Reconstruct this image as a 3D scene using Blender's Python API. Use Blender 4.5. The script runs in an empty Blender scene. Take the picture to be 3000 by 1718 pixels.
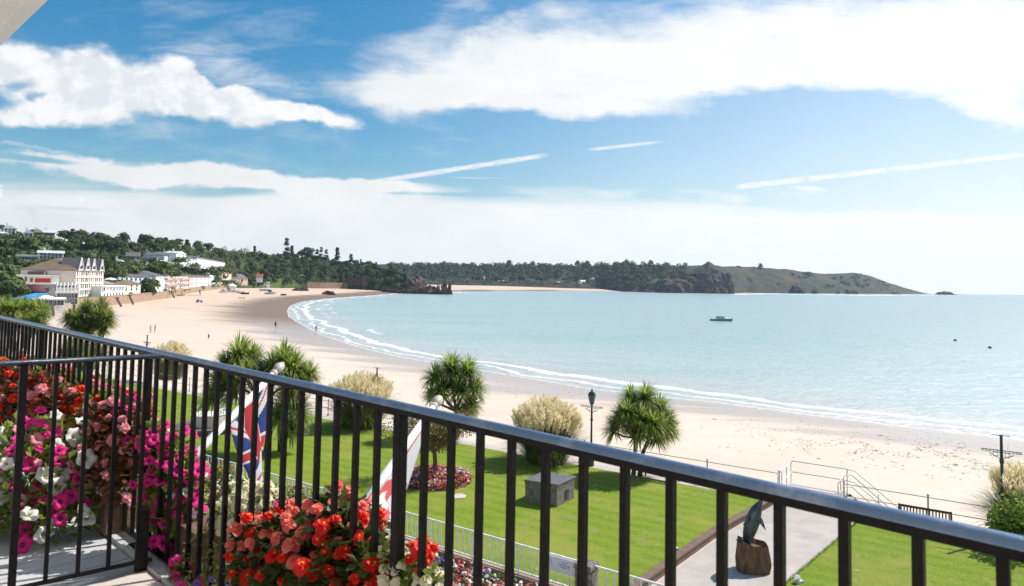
import bpy, bmesh, math, random
import numpy as np
from mathutils import Vector, Matrix, Euler, Quaternion, noise as mnoise
random.seed(7); rng = np.random.default_rng(7)
S = bpy.context.scene; COL = S.collection; R = math.radians
# ------------------------------------------------------------------ camera
CAMZ = 15.0
cam = bpy.data.cameras.new('camera'); co = bpy.data.objects.new('camera', cam); COL.objects.link(co)
cam.sensor_width = 36; cam.lens = 24; cam.shift_y = -141/3000; cam.clip_start = .05; cam.clip_end = 40000
cam.dof.use_dof = True; cam.dof.focus_distance = 45; cam.dof.aperture_fstop = 7
MC = (Matrix.Rotation(R(90+3.06), 4, 'X') @ Matrix.Rotation(R(1.1), 4, 'Z'))
co.matrix_world = Matrix.Translation((0, 0, CAMZ)) @ MC
S.camera = co
MC3 = MC.to_3x3()
def ray(px, py): return MC3 @ Vector(((px-1500)/2000, -(py-718)/2000, -1))
def P(px, py, z):                      # photograph pixel -> point on the level z
    d = ray(px, py); return d*((z-CAMZ)/d.z) + Vector((0, 0, CAMZ))
def Q(px, py, Y):                      # photograph pixel -> point at depth Y
    d = ray(px, py); return d*(Y/d.y) + Vector((0, 0, CAMZ))
D = 1.18
# ------------------------------------------------------------------ node helpers
class NT:
    def __init__(s, nt): s.nt = nt; s.nt.nodes.clear()
    def n(s, t, **k):
        o = s.nt.nodes.new(t)
        for a, b in k.items():
            if a[0] == '_': o.inputs[int(a[1:])].default_value = b
            else: setattr(o, a, b)
        return o
    def l(s, a, b): s.nt.links.new(a, b)
    def m(s, op, a, b=0, c=0, clamp=False):
        o = s.nt.nodes.new('ShaderNodeMath'); o.operation = op; o.use_clamp = clamp
        for i, v in enumerate((a, b, c)):
            if isinstance(v, (int, float)): o.inputs[i].default_value = v
            else: s.l(v, o.inputs[i])
        return o.outputs[0]
    def ss(s, v, a, b, c=0., d=1.):
        o = s.nt.nodes.new('ShaderNodeMapRange'); o.interpolation_type = 'SMOOTHSTEP'
        s.l(v, o.inputs[0])
        for i, x in enumerate((a, b, c, d)): o.inputs[1+i].default_value = x
        return o.outputs[0]
    def noise(s, vec, scale, detail=4, rough=.5, dist=0):
        o = s.n('ShaderNodeTexNoise'); o.inputs['Scale'].default_value = scale; o.inputs['Detail'].default_value = detail
        o.inputs['Roughness'].default_value = rough; o.inputs['Distortion'].default_value = dist
        if vec is not None: s.l(vec, o.inputs['Vector'])
        return o.outputs[0]
    def mix(s, f, a, b):
        o = s.n('ShaderNodeMix', data_type='RGBA')
        for sock, v in ((o.inputs[0], f), (o.inputs[6], a), (o.inputs[7], b)):
            if isinstance(v, (int, float)): sock.default_value = v
            elif isinstance(v, tuple): sock.default_value = (*v[:3], 1)
            else: s.l(v, sock)
        return o.outputs[2]
    def map(s, vec, scale=(1, 1, 1), rot=(0, 0, 0), loc=(0, 0, 0), vt='POINT'):
        o = s.n('ShaderNodeMapping', vector_type=vt); s.l(vec, o.inputs[0])
        o.inputs['Scale'].default_value = scale; o.inputs['Rotation'].default_value = rot; o.inputs['Location'].default_value = loc
        return o.outputs[0]
# ------------------------------------------------------------------ sun + sky
SUN = Vector((.60, .30, .76)).normalized()
EL = math.asin(SUN.z)
S.view_settings.view_transform = 'Standard'; S.view_settings.look = 'None'; S.view_settings.gamma = 1
S.view_settings.exposure = .60
sl = bpy.data.lights.new('sun', 'SUN'); sl.energy = 4.0; sl.angle = R(.5); sl.color = (1, .95, .87)
so = bpy.data.objects.new('sun', sl); COL.objects.link(so); so.rotation_euler = SUN.to_track_quat('Z', 'Y').to_euler()
W = bpy.data.worlds.new('World'); S.world = W; W.use_nodes = True
def build_sky():
    t = NT(W.node_tree)
    sky = t.n('ShaderNodeTexSky', sky_type='NISHITA', sun_disc=False, sun_elevation=EL)
    sky.sun_rotation = math.atan2(SUN.x, SUN.y); sky.air_density = 1.1; sky.dust_density = .9; sky.ozone_density = 2.2
    hs = t.n('ShaderNodeHueSaturation'); hs.inputs['Hue'].default_value = .489; hs.inputs['Saturation'].default_value = 1.5; hs.inputs['Value'].default_value = 1.0
    t.l(sky.outputs[0], hs.inputs['Color'])
    tc = t.n('ShaderNodeTexCoord'); sep = t.n('ShaderNodeSeparateXYZ'); t.l(tc.outputs['Generated'], sep.inputs[0])
    y = t.m('MAXIMUM', sep.outputs[1], .12)
    u = t.m('DIVIDE', sep.outputs[0], y); v = t.m('DIVIDE', sep.outputs[2], y)
    uv = t.n('ShaderNodeCombineXYZ'); t.l(u, uv.inputs[0]); t.l(v, uv.inputs[1]); UV = uv.outputs[0]
    # warped coordinates give the blobs ragged outlines
    wn = t.n('ShaderNodeTexNoise'); wn.inputs['Scale'].default_value = 6; wn.inputs['Detail'].default_value = 5; wn.inputs['Roughness'].default_value = .62; t.l(t.map(UV, (1, 1.6, 1)), wn.inputs['Vector'])
    w1 = t.n('ShaderNodeVectorMath', operation='SUBTRACT'); t.l(wn.outputs['Color'], w1.inputs[0]); w1.inputs[1].default_value = (.5, .5, .5)
    w2 = t.n('ShaderNodeVectorMath', operation='MULTIPLY'); t.l(w1.outputs[0], w2.inputs[0]); w2.inputs[1].default_value = (.16, .07, 0)
    w3 = t.n('ShaderNodeVectorMath', operation='ADD'); t.l(UV, w3.inputs[0]); t.l(w2.outputs[0], w3.inputs[1]); UW = w3.outputs[0]
    def blobs(lst, vec):
        tot = None
        for b in lst:
            x, yy, rx, ry = b[:4]; a = b[4] if len(b) > 4 else 0; wt = b[5] if len(b) > 5 else 1
            d = ray(x*D, yy*D); c = (d.x/d.y, d.z/d.y, 0)
            mp = t.map(vec, (rx*D/2000*1.5, ry*D/2000*1.5, 1), (0, 0, R(a)), c, 'TEXTURE')
            ln = t.n('ShaderNodeVectorMath', operation='LENGTH'); t.l(mp, ln.inputs[0])
            k = t.ss(ln.outputs['Value'], 0, 1, wt, 0)
            tot = k if tot is None else t.m('ADD', tot, k)
        return tot
    cum = blobs([(20, 150, 80, 62), (130, 165, 85, 72), (215, 165, 70, 66), (130, 225, 150, 70), (270, 215, 90, 60), (420, 195, 80, 52), (470, 210, 58, 45), (400, 245, 180, 40),
                 (600, 262, 200, 40, -6), (760, 284, 190, 22, -6), (130, 290, 230, 30), (560, 225, 70, 30)], UW)
    pn = t.noise(t.map(UV, (1, 1.25, 1)), 11, 9, .58); 
    dcum = t.m('ADD', cum, t.m('MULTIPLY', t.m('SUBTRACT', pn, .5), 1.9))
    dcum = t.ss(dcum, .10, .92)
    holes = t.ss(blobs([(45, 205, 60, 28, 0), (95, 240, 32, 18)], UW), .15, 1.1, 0, .8)
    dcum = t.m('MULTIPLY', dcum, t.m('SUBTRACT', 1, holes))
    st = t.noise(t.map(UV, (1.3, 4.2, 1), (0, 0, R(-9))), 3.2, 10, .62, .5)
    st2 = t.noise(t.map(UV, (1.5, 7, 1), (0, 0, R(14))), 5, 9, .65, .6)
    big = blobs([(1120, 165, 260, 75, 10), (1080, 230, 230, 55), (1350, 225, 400, 66, 3), (1500, 160, 420, 90), (1700, 130, 500, 100), (1950, 180, 420, 70), (2250, 110, 460, 150),
                 (2480, 190, 300, 120, -8), (2480, 285, 210, 34, -12), (1950, 30, 500, 60, 0, .8), (1080, 60, 190, 42, 25, .5), (1300, 60, 200, 30, 20, .45), (2540, 40, 250, 120), (1400, 265, 330, 24)], UW)
    dbig = t.m('ADD', big, t.m('MULTIPLY', t.m('SUBTRACT', st, .5), 2.3))
    dbig = t.m('ADD', dbig, t.m('MULTIPLY', t.m('SUBTRACT', st2, .5), .9))
    dbig = t.m('ADD', dbig, t.m('MULTIPLY', t.m('SUBTRACT', pn, .5), .7)); dbig = t.ss(dbig, -.15, 1.55)
    thin = blobs([(480, 130, 170, 50, 8, .55), (650, 190, 220, 50, -5, .6), (900, 30, 120, 40, 20, .3), (60, 372, 160, 8, -8, .6), (1400, 415, 120, 60, 10, .25)], UW)
    thin = t.ss(t.m('ADD', thin, t.m('MULTIPLY', t.m('SUBTRACT', st2, .52), 1.6)), .1, 1.1, 0, .8)
    thin = t.m('MULTIPLY', thin, t.ss(blobs([(500, 150, 500, 120), (60, 372, 300, 30), (1400, 415, 200, 90)], UV), 0, .4))
    # the low sheet that whitens the sky down to the horizon
    d0 = ray(0, 440*D); d1 = ray(2542*D, 505*D); v0, v1 = d0.z/d0.y, d1.z/d1.y; u0, u1 = d0.x/d0.y, d1.x/d1.y
    edge = t.m('ADD', t.m('MULTIPLY', t.m('SUBTRACT', u, u0), (v1-v0)/(u1-u0)), v0)
    dv = t.m('SUBTRACT', edge, v)
    st3 = t.noise(t.map(UV, (1, 9, 1), (0, 0, R(5))), 2.6, 9, .6, .4)
    low = t.m('ADD', t.ss(dv, -.03, .055, -.35, 1.25), t.m('MULTIPLY', blobs([(150, 410, 330, 26, -4), (430, 425, 300, 32, -4), (650, 455, 330, 26, -5), (850, 470, 240, 18), (1600, 470, 600, 26, 0, .35), (2100, 480, 500, 20, 0, .35)], UW), 1.1)); low = t.m('ADD', low, blobs([(1180, 442, 160, 4, 0, .6), (1740, 449, 60, 4, 0, .5), (2010, 465, 60, 9, 0, .5)], UV))
    low = t.m('ADD', low, t.m('MULTIPLY', t.m('SUBTRACT', st3, .5), 1.3))
    low = t.m('SUBTRACT', low, blobs([(540, 480, 130, 13, 3, .55), (380, 472, 140, 9, 0, .25), (110, 398, 140, 8, -5, .9), (90, 640, 1, 1), (250, 520, 400, 9, 0, .35), (400, 540, 300, 6, -4, .35), (1000, 480, 300, 5, 0, .4)], UV))
    dlow = t.ss(low, .0, .95)
    dlow = t.m('MAXIMUM', dlow, t.ss(v, .015, .055, 1, 0))
    little = t.ss(t.m('ADD', blobs([(5, 480, 32, 30), (48, 522, 28, 11), (105, 524, 36, 17), (190, 488, 16, 10, -25, .7)], UW), t.m('MULTIPLY', t.m('SUBTRACT', pn, .5), .8)), .2, .7)
    # contrails
    def trail(x0, y0, x1, y1, wd, amp, seed):
        a = ray(x0*D, y0*D); b = ray(x1*D, y1*D); ax, ay, bx, by = a.x/a.y, a.z/a.y, b.x/b.y, b.z/b.y
        L = math.hypot(bx-ax, by-ay); ang = math.atan2(by-ay, bx-ax)
        mp = t.map(UV, (1, 1, 1), (0, 0, ang), (ax, ay, 0), 'TEXTURE')
        sp = t.n('ShaderNodeSeparateXYZ'); t.l(mp, sp.inputs[0])
        nn = t.noise(t.map(mp, (1, 1, 1), loc=(seed, 0, 0)), 30, 4, .6)
        yy = t.m('ADD', t.m('ABSOLUTE', sp.outputs[1]), t.m('MULTIPLY', t.m('SUBTRACT', nn, .5), wd*1.2))
        k = t.ss(yy, wd*.3, wd, 1, 0)
        k = t.m('MULTIPLY', k, t.m('MULTIPLY', t.ss(sp.outputs[0], 0, .03), t.ss(sp.outputs[0], L-.05, L, 1, 0)))
        return t.m('MULTIPLY', k, t.m('MULTIPLY', t.ss(nn, .25, .6, .5, 1), amp))
    tr = t.m('MAXIMUM', trail(890, 458, 1392, 380, .0055, .9, 1), trail(1440, 375, 1680, 348, .004, .8, 5))
    tr = t.m('MAXIMUM', tr, trail(1800, 468, 2600, 378, .0075, .97, 9))
    tot = t.m('MAXIMUM', t.m('MAXIMUM', dcum, dbig), t.m('MAXIMUM', dlow, t.m('MAXIMUM', thin, t.m('MAXIMUM', tr, little))))
    veil = t.m('MULTIPLY', t.m('MULTIPLY', t.ss(u, -.35, .8), t.ss(v, .42, .05, .45, 1)), .66); tot = t.m('MAXIMUM', tot, veil)
    front = t.ss(sep.outputs[1], .1, .25)
    tot = t.m('MULTIPLY', tot, front)
    # away from the modelled view: plain scattered cloud
    far = t.ss(t.noise(tc.outputs['Generated'], 2.2, 8, .6), .48, .7, 0, .75)
    tot = t.m('MAXIMUM', tot, t.m('MULTIPLY', far, t.m('SUBTRACT', 1, front)))
    shade = t.noise(t.map(UV, (1, 2, 1)), 8, 6, .55)
    glow = t.ss(u, -.8, .75)
    c1 = t.mix(glow, (.56, .572, .58), (.69, .70, .70)); c2 = t.mix(glow, (.62, .625, .625), (.71, .715, .71))
    pr = t.m('SUBTRACT', pn, t.noise(t.map(UV, (1, 1.25, 1), loc=(.014, .022, 0)), 11, 5, .5)); relief = t.ss(pr, -.09, .07)
    cc = t.mix(t.ss(shade, .35, .62), c1, c2)
    cc = t.mix(t.m('MULTIPLY', t.ss(t.m('ADD', dcum, little), .4, 1), .6), cc, t.mix(relief, (.50, .53, .57), (.72, .72, .72)))
    sc = t.n('ShaderNodeVectorMath', operation='SCALE'); t.l(hs.outputs[0], sc.inputs[0]); sc.inputs['Scale'].default_value = 1
    bgs = t.n('ShaderNodeBackground'); t.l(sc.outputs[0], bgs.inputs[0]); bgs.inputs[1].default_value = .083
    bgc = t.n('ShaderNodeBackground'); t.l(cc, bgc.inputs[0]); bgc.inputs[1].default_value = 1.0
    mx = t.n('ShaderNodeMixShader'); t.l(t.m('MULTIPLY', tot, .97), mx.inputs[0]); t.l(bgs.outputs[0], mx.inputs[1]); t.l(bgc.outputs[0], mx.inputs[2])
    o = t.n('ShaderNodeOutputWorld'); t.l(mx.outputs[0], o.inputs[0])
build_sky(); W.cycles.sampling_method = 'MANUAL'; W.cycles.sample_map_resolution = 256
# ------------------------------------------------------------------ materials
def mat(name, c1, c2=None, scale=4, rough=.6, bump=0, bscale=None, detail=5, metal=0, trans=0, vary=0, coord='Object', stretch=(1, 1, 1), spec=.5, lo=.35, hi=.65):
    m = bpy.data.materials.new(name); m.use_nodes = True; t = NT(m.node_tree)
    tc = t.n('ShaderNodeTexCoord'); V = t.map(tc.outputs[coord], stretch)
    p = t.n('ShaderNodeBsdfPrincipled'); p.inputs['Roughness'].default_value = rough; p.inputs['Metallic'].default_value = metal
    p.inputs['Specular IOR Level'].default_value = spec
    n = t.noise(V, scale, detail, .6); c = None
    if c2 is None: c2 = tuple(x*.8 for x in c1)
    if vary:                                        # per-face value 'v' stirs in the second colour
        at = t.n('ShaderNodeAttribute', attribute_name='v')
        f = t.m('ADD', t.m('MULTIPLY', at.outputs['Fac'], vary), t.m('MULTIPLY', t.m('SUBTRACT', n, .5), 1-vary*.5), clamp=True)
    else: f = t.ss(n, lo, hi)
    c = t.mix(f, c1, c2); t.l(c, p.inputs['Base Color'])
    if bump:
        b = t.n('ShaderNodeBump'); b.inputs['Strength'].default_value = bump; b.inputs['Distance'].default_value = .05
        t.l(t.noise(V, bscale or scale*3, 6, .6), b.inputs['Height']); t.l(b.outputs[0], p.inputs['Normal'])
    out = t.n('ShaderNodeOutputMaterial'); sh = p.outputs[0]
    if trans:
        tr = t.n('ShaderNodeBsdfTranslucent'); t.l(c, tr.inputs[0]); mx = t.n('ShaderNodeMixShader'); mx.inputs[0].default_value = trans
        t.l(sh, mx.inputs[1]); t.l(tr.outputs[0], mx.inputs[2]); sh = mx.outputs[0]
    t.l(sh, out.inputs[0]); return m
M = {}
M['black'] = mat('black_paint', (.005, .004, .0035), (.009, .0075, .007), 30, .5, .15, 60, spec=.18)
M['rail'] = mat('sky_sheen_blue_paint', (.13, .20, .31), (.30, .37, .46), 14, .33, .10, 40, metal=.55, lo=.5, hi=.8)  # navy handrail paint; the sheen of the sky is put into its paler blue
M['white_paint'] = mat('white_paint', (.78, .78, .76), (.62, .61, .58), 6, .45, .05)
M['cream'] = mat('cream_wall', (.80, .71, .62), (.72, .62, .53), 1.2, .85, coord='Object')
M['white_wall'] = mat('white_wall', (.86, .86, .84), (.76, .76, .76), .6, .85)
M['bluewhite'] = mat('pale_blue_wall', (.66, .72, .79), (.58, .64, .70), .6, .85)
M['greywall'] = mat('grey_render', (.56, .57, .59), (.48, .49, .52), .6, .85)
M['pinkwall'] = mat('pink_render', (.62, .40, .32), (.5, .34, .29), 1, .85)
M['slate'] = mat('slate_roof', (.10, .095, .10), (.15, .135, .13), 2, .8)
M['brownroof'] = mat('brown_tiles', (.15, .11, .085), (.20, .14, .08), .35, .85)
M['orangeroof'] = mat('orange_tiles', (.36, .14, .08), (.26, .12, .08), 1, .85)
M['redfabric'] = mat('red_fabric', (.45, .05, .04), (.38, .05, .04), 1, .8)
M['maroon'] = mat('maroon_fabric', (.10, .02, .02), (.07, .02, .02), 1, .8)
M['bluefabric'] = mat('blue_fabric', (.03, .22, .50), (.04, .28, .58), 1, .7)
M['teal'] = mat('teal_sheet', (.01, .28, .22), (.01, .22, .19), 1, .7)
M['glass'] = mat('dark_glass', (.03, .04, .05), (.06, .07, .08), .5, .12, spec=.8)
M['stone'] = mat('granite', (.23, .19, .16), (.10, .09, .085), 9, .9, .5, 25)
M['stonewall'] = mat('sea_wall_stone', (.40, .27, .185), (.27, .19, .14), .8, .9, .4, 2)
M['darkslab'] = mat('slate_slab', (.10, .10, .11), (.14, .135, .145), 5, .6, .1)
M['coping'] = mat('brown_coping', (.20, .12, .085), (.13, .09, .07), 3, .9, .4, 12)
M['concrete'] = mat('path_concrete', (.47, .42, .385), (.37, .335, .305), .9, .9, .25, 30, detail=9, lo=.3, hi=.7)
M['prom'] = mat('promenade_concrete', (.56, .49, .44), (.46, .41, .37), .7, .9, .15, 20)
M['asphalt'] = mat('asphalt', (.14, .14, .145), (.10, .10, .105), 2, .9, .3, 60)
M['yellow'] = mat('yellow_line', (.55, .40, .06), (.5, .36, .06), 3, .8)
M['deck'] = mat('pale_deck', (.50, .51, .52), (.42, .43, .45), 3, .55, .05, stretch=(1, 1, 1))
M['soffit'] = mat('cream_soffit', (.92, .89, .85), (.88, .85, .81), 2, .7)
M['wood'] = mat('weathered_wood', (.16, .085, .04), (.08, .045, .025), 7, .85, .8, 18, stretch=(1, 1, .25), lo=.4, hi=.6)
M['darkwood'] = mat('bench_wood', (.055, .03, .022), (.035, .02, .016), 6, .7, .2)
M['bronze'] = mat('blue_grey_bronze', (.045, .058, .078), (.085, .10, .125), 3, .28, .05, metal=.3)
M['green_iron'] = mat('green_iron', (.012, .045, .035), (.02, .06, .045), 5, .45)
M['lantern'] = mat('lantern_glass', (.12, .22, .28), (.09, .17, .22), 5, .15)
M['galv'] = mat('galvanised_pipe', (.42, .36, .31), (.50, .45, .41), 8, .5)
M['terracotta'] = mat('terracotta', (.33, .17, .11), (.26, .14, .10), 6, .85)
M['wicker'] = mat('brown_planter', (.20, .12, .08), (.14, .085, .06), 25, .9, .6, 60)
M['bark'] = mat('bark', (.16, .11, .075), (.09, .065, .05), 8, .95, .8, 18, stretch=(1, 1, .3))
M['bluegrey'] = mat('boat_teal_hull', (.06, .34, .33), (.05, .28, .28), 1, .3)
M['rope'] = mat('cable', (.30, .26, .22), (.25, .22, .19), 4, .6)
M['fountain_blue'] = mat('fountain_blue', (.20, .38, .48), (.30, .5, .6), 4, .3)
M['sign'] = mat('sign_face', (.62, .62, .66), (.58, .58, .62), 2, .5)
M['ink'] = mat('sign_ink', (.05, .05, .07), None, 2, .6)
def leafmat(n, a, b, tr=.3, rough=.5, vary=.8): return mat(n, a, b, 1.5, rough, trans=tr, vary=vary)
M['palm'] = leafmat('palm_leaf', (.20, .30, .05), (.50, .54, .15), .6, .4)
M['palmdark'] = leafmat('palm_leaf_dark', (.16, .22, .04), (.38, .41, .11), .5, .4)
M['palmdead'] = leafmat('palm_dead_leaf', (.18, .12, .06), (.28, .20, .11), .2, .7)
M['grassblade'] = leafmat('pampas_blade', (.08, .11, .03), (.20, .23, .08), .3, .5)
M['plume'] = leafmat('pampas_plume', (.80, .68, .42), (.92, .85, .64), .5, .8)
M['leaf'] = leafmat('bright_leaf', (.12, .21, .025), (.36, .42, .08), .5)
M['leafdark'] = leafmat('deep_leaf', (.04, .08, .018), (.12, .15, .03), .4)
M['oliveleaf'] = leafmat('olive_leaf', (.13, .13, .03), (.26, .24, .05), .35)
M['autumn'] = leafmat('russet_leaf', (.15, .13, .035), (.26, .19, .05), .35)
M['bronzeleaf'] = leafmat('bronze_leaf', (.12, .045, .025), (.24, .13, .05), .35)
M['treea'] = leafmat('wood_leaf', (.045, .075, .024), (.14, .18, .05), .25, .7)
M['treeb'] = leafmat('scrub_leaf', (.07, .105, .022), (.15, .19, .05), .2, .7)
M['treec'] = leafmat('pine_leaf', (.022, .040, .02), (.055, .08, .034), .1, .7)
M['fartree'] = leafmat('far_wood_leaf', (.022, .042, .018), (.07, .10, .035), .1, .8)
M['white_fl'] = leafmat('white_petal', (.78, .78, .72), (.85, .85, .82), .35, .6, .5)
M['mag_fl'] = leafmat('magenta_petal', (.86, .012, .25), (.93, .06, .40), .5, .6, .6)
M['pink_fl'] = leafmat('pink_petal', (.78, .22, .32), (.85, .42, .46), .35, .6, .7)
M['salmon_fl'] = leafmat('coral_petal', (.84, .13, .12), (.92, .34, .28), .5, .5, .7)
M['red_fl'] = leafmat('red_petal', (.76, .008, .01), (.90, .06, .02), .5, .5, .7)
M['violet_fl'] = leafmat('violet_petal', (.14, .10, .50), (.24, .16, .6), .3)
M['cream_fl'] = leafmat('cream_petal', (.76, .72, .50), (.82, .80, .66), .35, .6, .6)
M['fl_mid'] = mat('yellow_stamen', (.75, .50, .04), (.7, .42, .03), 4, .7)
M['fl_throat'] = mat('dark_throat', (.25, .005, .12), (.2, .01, .1), 4, .7)
M['fl_green'] = mat('green_throat', (.40, .45, .12), (.5, .5, .2), 4, .7)
M['skin'] = mat('skin', (.45, .26, .18), (.4, .23, .16), 4, .6)
M['clothdark'] = mat('dark_swimwear', (.03, .035, .05), (.04, .04, .06), 4, .8)
M['clothpale'] = mat('pale_shirt', (.5, .55, .6), (.5, .5, .55), 4, .8)
M['rock'] = mat('coast_rock', (.13, .085, .065), (.045, .036, .036), .25, .95, .8, 1, detail=8)
M['weed'] = mat('seaweed_stone', (.44, .37, .32), (.30, .25, .22), 1, .8)
M['tyre'] = mat('tyre_rubber', (.02, .02, .02), (.03, .03, .03), 3, .8)
# ------------------------------------------------------------------ mesh helpers
class MB:
    def __init__(s): s.v = []; s.f = []; s.mi = []; s.a = []
    def add(s, vs, fs, mi=0, a=None):
        o = len(s.v); s.v.extend([tuple(x) for x in vs])
        for f in fs:
            s.f.append([i+o for i in f]); s.mi.append(mi); s.a.append(random.random() if a is None else a)
    def box(s, c, d, rz=0, mi=0, taper=1, rx=0, ry=0):
        E = Euler((rx, ry, rz)).to_matrix(); c = Vector(c); vs = []
        for z in (-.5, .5):
            k = taper if z > 0 else 1
            for x, y in ((-.5, -.5), (.5, -.5), (.5, .5), (-.5, .5)): vs.append(c + E @ Vector((x*d[0]*k, y*d[1]*k, z*d[2])))
        s.add(vs, [(3, 2, 1, 0), (4, 5, 6, 7), (0, 1, 5, 4), (1, 2, 6, 5), (2, 3, 7, 6), (3, 0, 4, 7)], mi)
    def beam(s, a, b, w, h=None, mi=0):
        a = Vector(a); b = Vector(b); h = h or w; d = (b-a).normalized()
        up = Vector((0, 0, 1)) if abs(d.z) < .95 else Vector((1, 0, 0))
        x = d.cross(up).normalized(); y = x.cross(d).normalized(); vs = []
        for p in (a, b):
            for i, j in ((-.5, -.5), (.5, -.5), (.5, .5), (-.5, .5)): vs.append(p + x*w*i + y*h*j)
        s.add(vs, [(3, 2, 1, 0), (4, 5, 6, 7), (0, 1, 5, 4), (1, 2, 6, 5), (2, 3, 7, 6), (3, 0, 4, 7)], mi)
    def tube(s, pts, rs, n=8, mi=0, cap=True, sy=1):
        pts = [Vector(p) for p in pts]; N = len(pts)
        if isinstance(rs, (int, float)): rs = [rs]*N
        vs = []; fs = []; prev = None
        for i, p in enumerate(pts):
            d = (pts[min(i+1, N-1)] - pts[max(i-1, 0)]).normalized()
            if prev is None:
                up = Vector((0, 0, 1)) if abs(d.z) < .9 else Vector((0, 1, 0)); x = d.cross(up).normalized()
            else: x = (prev - d*prev.dot(d)).normalized()
            prev = x; y = d.cross(x)
            for k in range(n):
                an = 2*math.pi*k/n; vs.append(p + x*math.cos(an)*rs[i] + y*math.sin(an)*rs[i]*sy)
        for i in range(N-1):
            for k in range(n): fs.append((i*n+k, i*n+(k+1) % n, (i+1)*n+(k+1) % n, (i+1)*n+k))
        if cap: fs.append(tuple(range(n))[::-1]); fs.append(tuple((N-1)*n+k for k in range(n)))
        s.add(vs, fs, mi)
    def lathe(s, prof, c=(0, 0, 0), n=16, mi=0):
        s.tube_rings([(c[0], c[1], c[2]+z, r) for r, z in prof], n, mi)
    def tube_rings(s, rings, n, mi=0):
        vs = []; fs = []
        for x, y, z, r in rings:
            for k in range(n): vs.append((x+r*math.cos(2*math.pi*k/n), y+r*math.sin(2*math.pi*k/n), z))
        for i in range(len(rings)-1):
            for k in range(n): fs.append((i*n+k, i*n+(k+1) % n, (i+1)*n+(k+1) % n, (i+1)*n+k))
        fs.append(tuple(range(n))[::-1]); fs.append(tuple((len(rings)-1)*n+k for k in range(n)))
        s.add(vs, fs, mi)
    def prism(s, poly, z0, z1, mi=0):
        n = len(poly); vs = [(p[0], p[1], z0) for p in poly]+[(p[0], p[1], z1) for p in poly]
        ar = sum(poly[i][0]*poly[(i+1) % n][1]-poly[(i+1) % n][0]*poly[i][1] for i in range(n))
        fs = [(i, (i+1) % n, n+(i+1) % n, n+i) for i in range(n)]+[tuple(range(n))[::-1], tuple(range(n, 2*n))]
        if ar < 0: fs = [f[::-1] for f in fs]
        s.add(vs, fs, mi)
    def leaf(s, p, d, up, L, w, mi=0, fold=.25, a=None):
        d = d.normalized(); x = d.cross(up)
        if x.length < 1e-4: x = Vector((1, 0, 0))
        x.normalize(); nrm = x.cross(d)
        m = p+d*L*.5; vs = [p, m-x*w*.5+nrm*w*fold, p+d*L, m+x*w*.5+nrm*w*fold]
        s.add(vs, [(0, 1, 2), (0, 2, 3)], mi, random.random() if a is None else a)
    def blade(s, p, d, L, w, droop, seg=4, mi=0, a=None, w0=None):
        d = d.normalized(); side = d.cross(Vector((0, 0, 1)))
        if side.length < .05: side = Vector((random.uniform(-1, 1), random.uniform(-1, 1), 0))
        side.normalize(); vs = []; q = Vector(p); dd = Vector(d)
        for i in range(seg+1):
            t = i/seg; ww = w*(1-t**2.2)*(.5+.5*min(1, t*4)) if w0 is None else w*(1-t)+w0*t
            vs += [q-side*ww*.5, q+side*ww*.5]
            q = q+dd*(L/seg); dd = (dd+Vector((0, 0, -droop/seg))).normalized()
        s.add(vs, [(2*i, 2*i+1, 2*i+3, 2*i+2) for i in range(seg)], mi, random.random() if a is None else a)
    def mesh(s, name, mats, smooth=False):
        me = bpy.data.meshes.new(name); me.from_pydata(s.v, [], s.f)
        for m in mats: me.materials.append(M[m] if isinstance(m, str) else m)
        me.polygons.foreach_set('material_index', s.mi)
        if smooth: me.polygons.foreach_set('use_smooth', [True]*len(s.f))
        at = me.attributes.new('v', 'FLOAT', 'FACE'); at.data.foreach_set('value', s.a); me.update(); return me
    def build(s, name, mats, parent=None, smooth=False, local=False):
        if not isinstance(mats, (list, tuple)): mats = [mats]
        if parent is not None and not local:
            o0 = wloc(parent); s.v = [(x-o0.x, y-o0.y, z-o0.z) for x, y, z in s.v]
        o = bpy.data.objects.new(name, s.mesh(name, mats, smooth)); COL.objects.link(o)
        if parent is not None: o.parent = parent
        return o
def wloc(o):
    v = Vector(o.location)
    while o.parent: o = o.parent; v = v+Vector(o.location)
    return v
def tag(o, label=None, cat=None, group=None, kind=None):
    if label: o['label'] = label
    if cat: o['category'] = cat
    if group: o['group'] = group
    if kind: o['kind'] = kind
    return o
def thing(name, label, cat, loc=(0, 0, 0), group=None):
    o = bpy.data.objects.new(name, None); o.empty_display_size = .2; COL.objects.link(o); o.location = loc
    return tag(o, label, cat, group)
def copy_tree(o, loc=None, rz=None, label=None, scale=None):
    c = o.copy(); COL.objects.link(c)
    if loc is not None: c.location = loc
    if rz is not None: c.rotation_euler = (0, 0, rz)
    if scale is not None: c.scale = (scale,)*3
    if label: c['label'] = label
    for ch in o.children:
        d = ch.copy(); COL.objects.link(d); d.parent = c
        for g in ch.children:
            e = g.copy(); COL.objects.link(e); e.parent = d
    return c
def bevel(o, w=.01, n=1):
    b = o.modifiers.new('bevel', 'BEVEL'); b.width = w; b.segments = n; b.limit_method = 'ANGLE'
def rdir():
    while True:
        v = Vector((random.uniform(-1, 1), random.uniform(-1, 1), random.uniform(-1, 1)))
        if .01 < v.length < 1: return v.normalized()
def U(a, b): return random.uniform(a, b)
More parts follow.
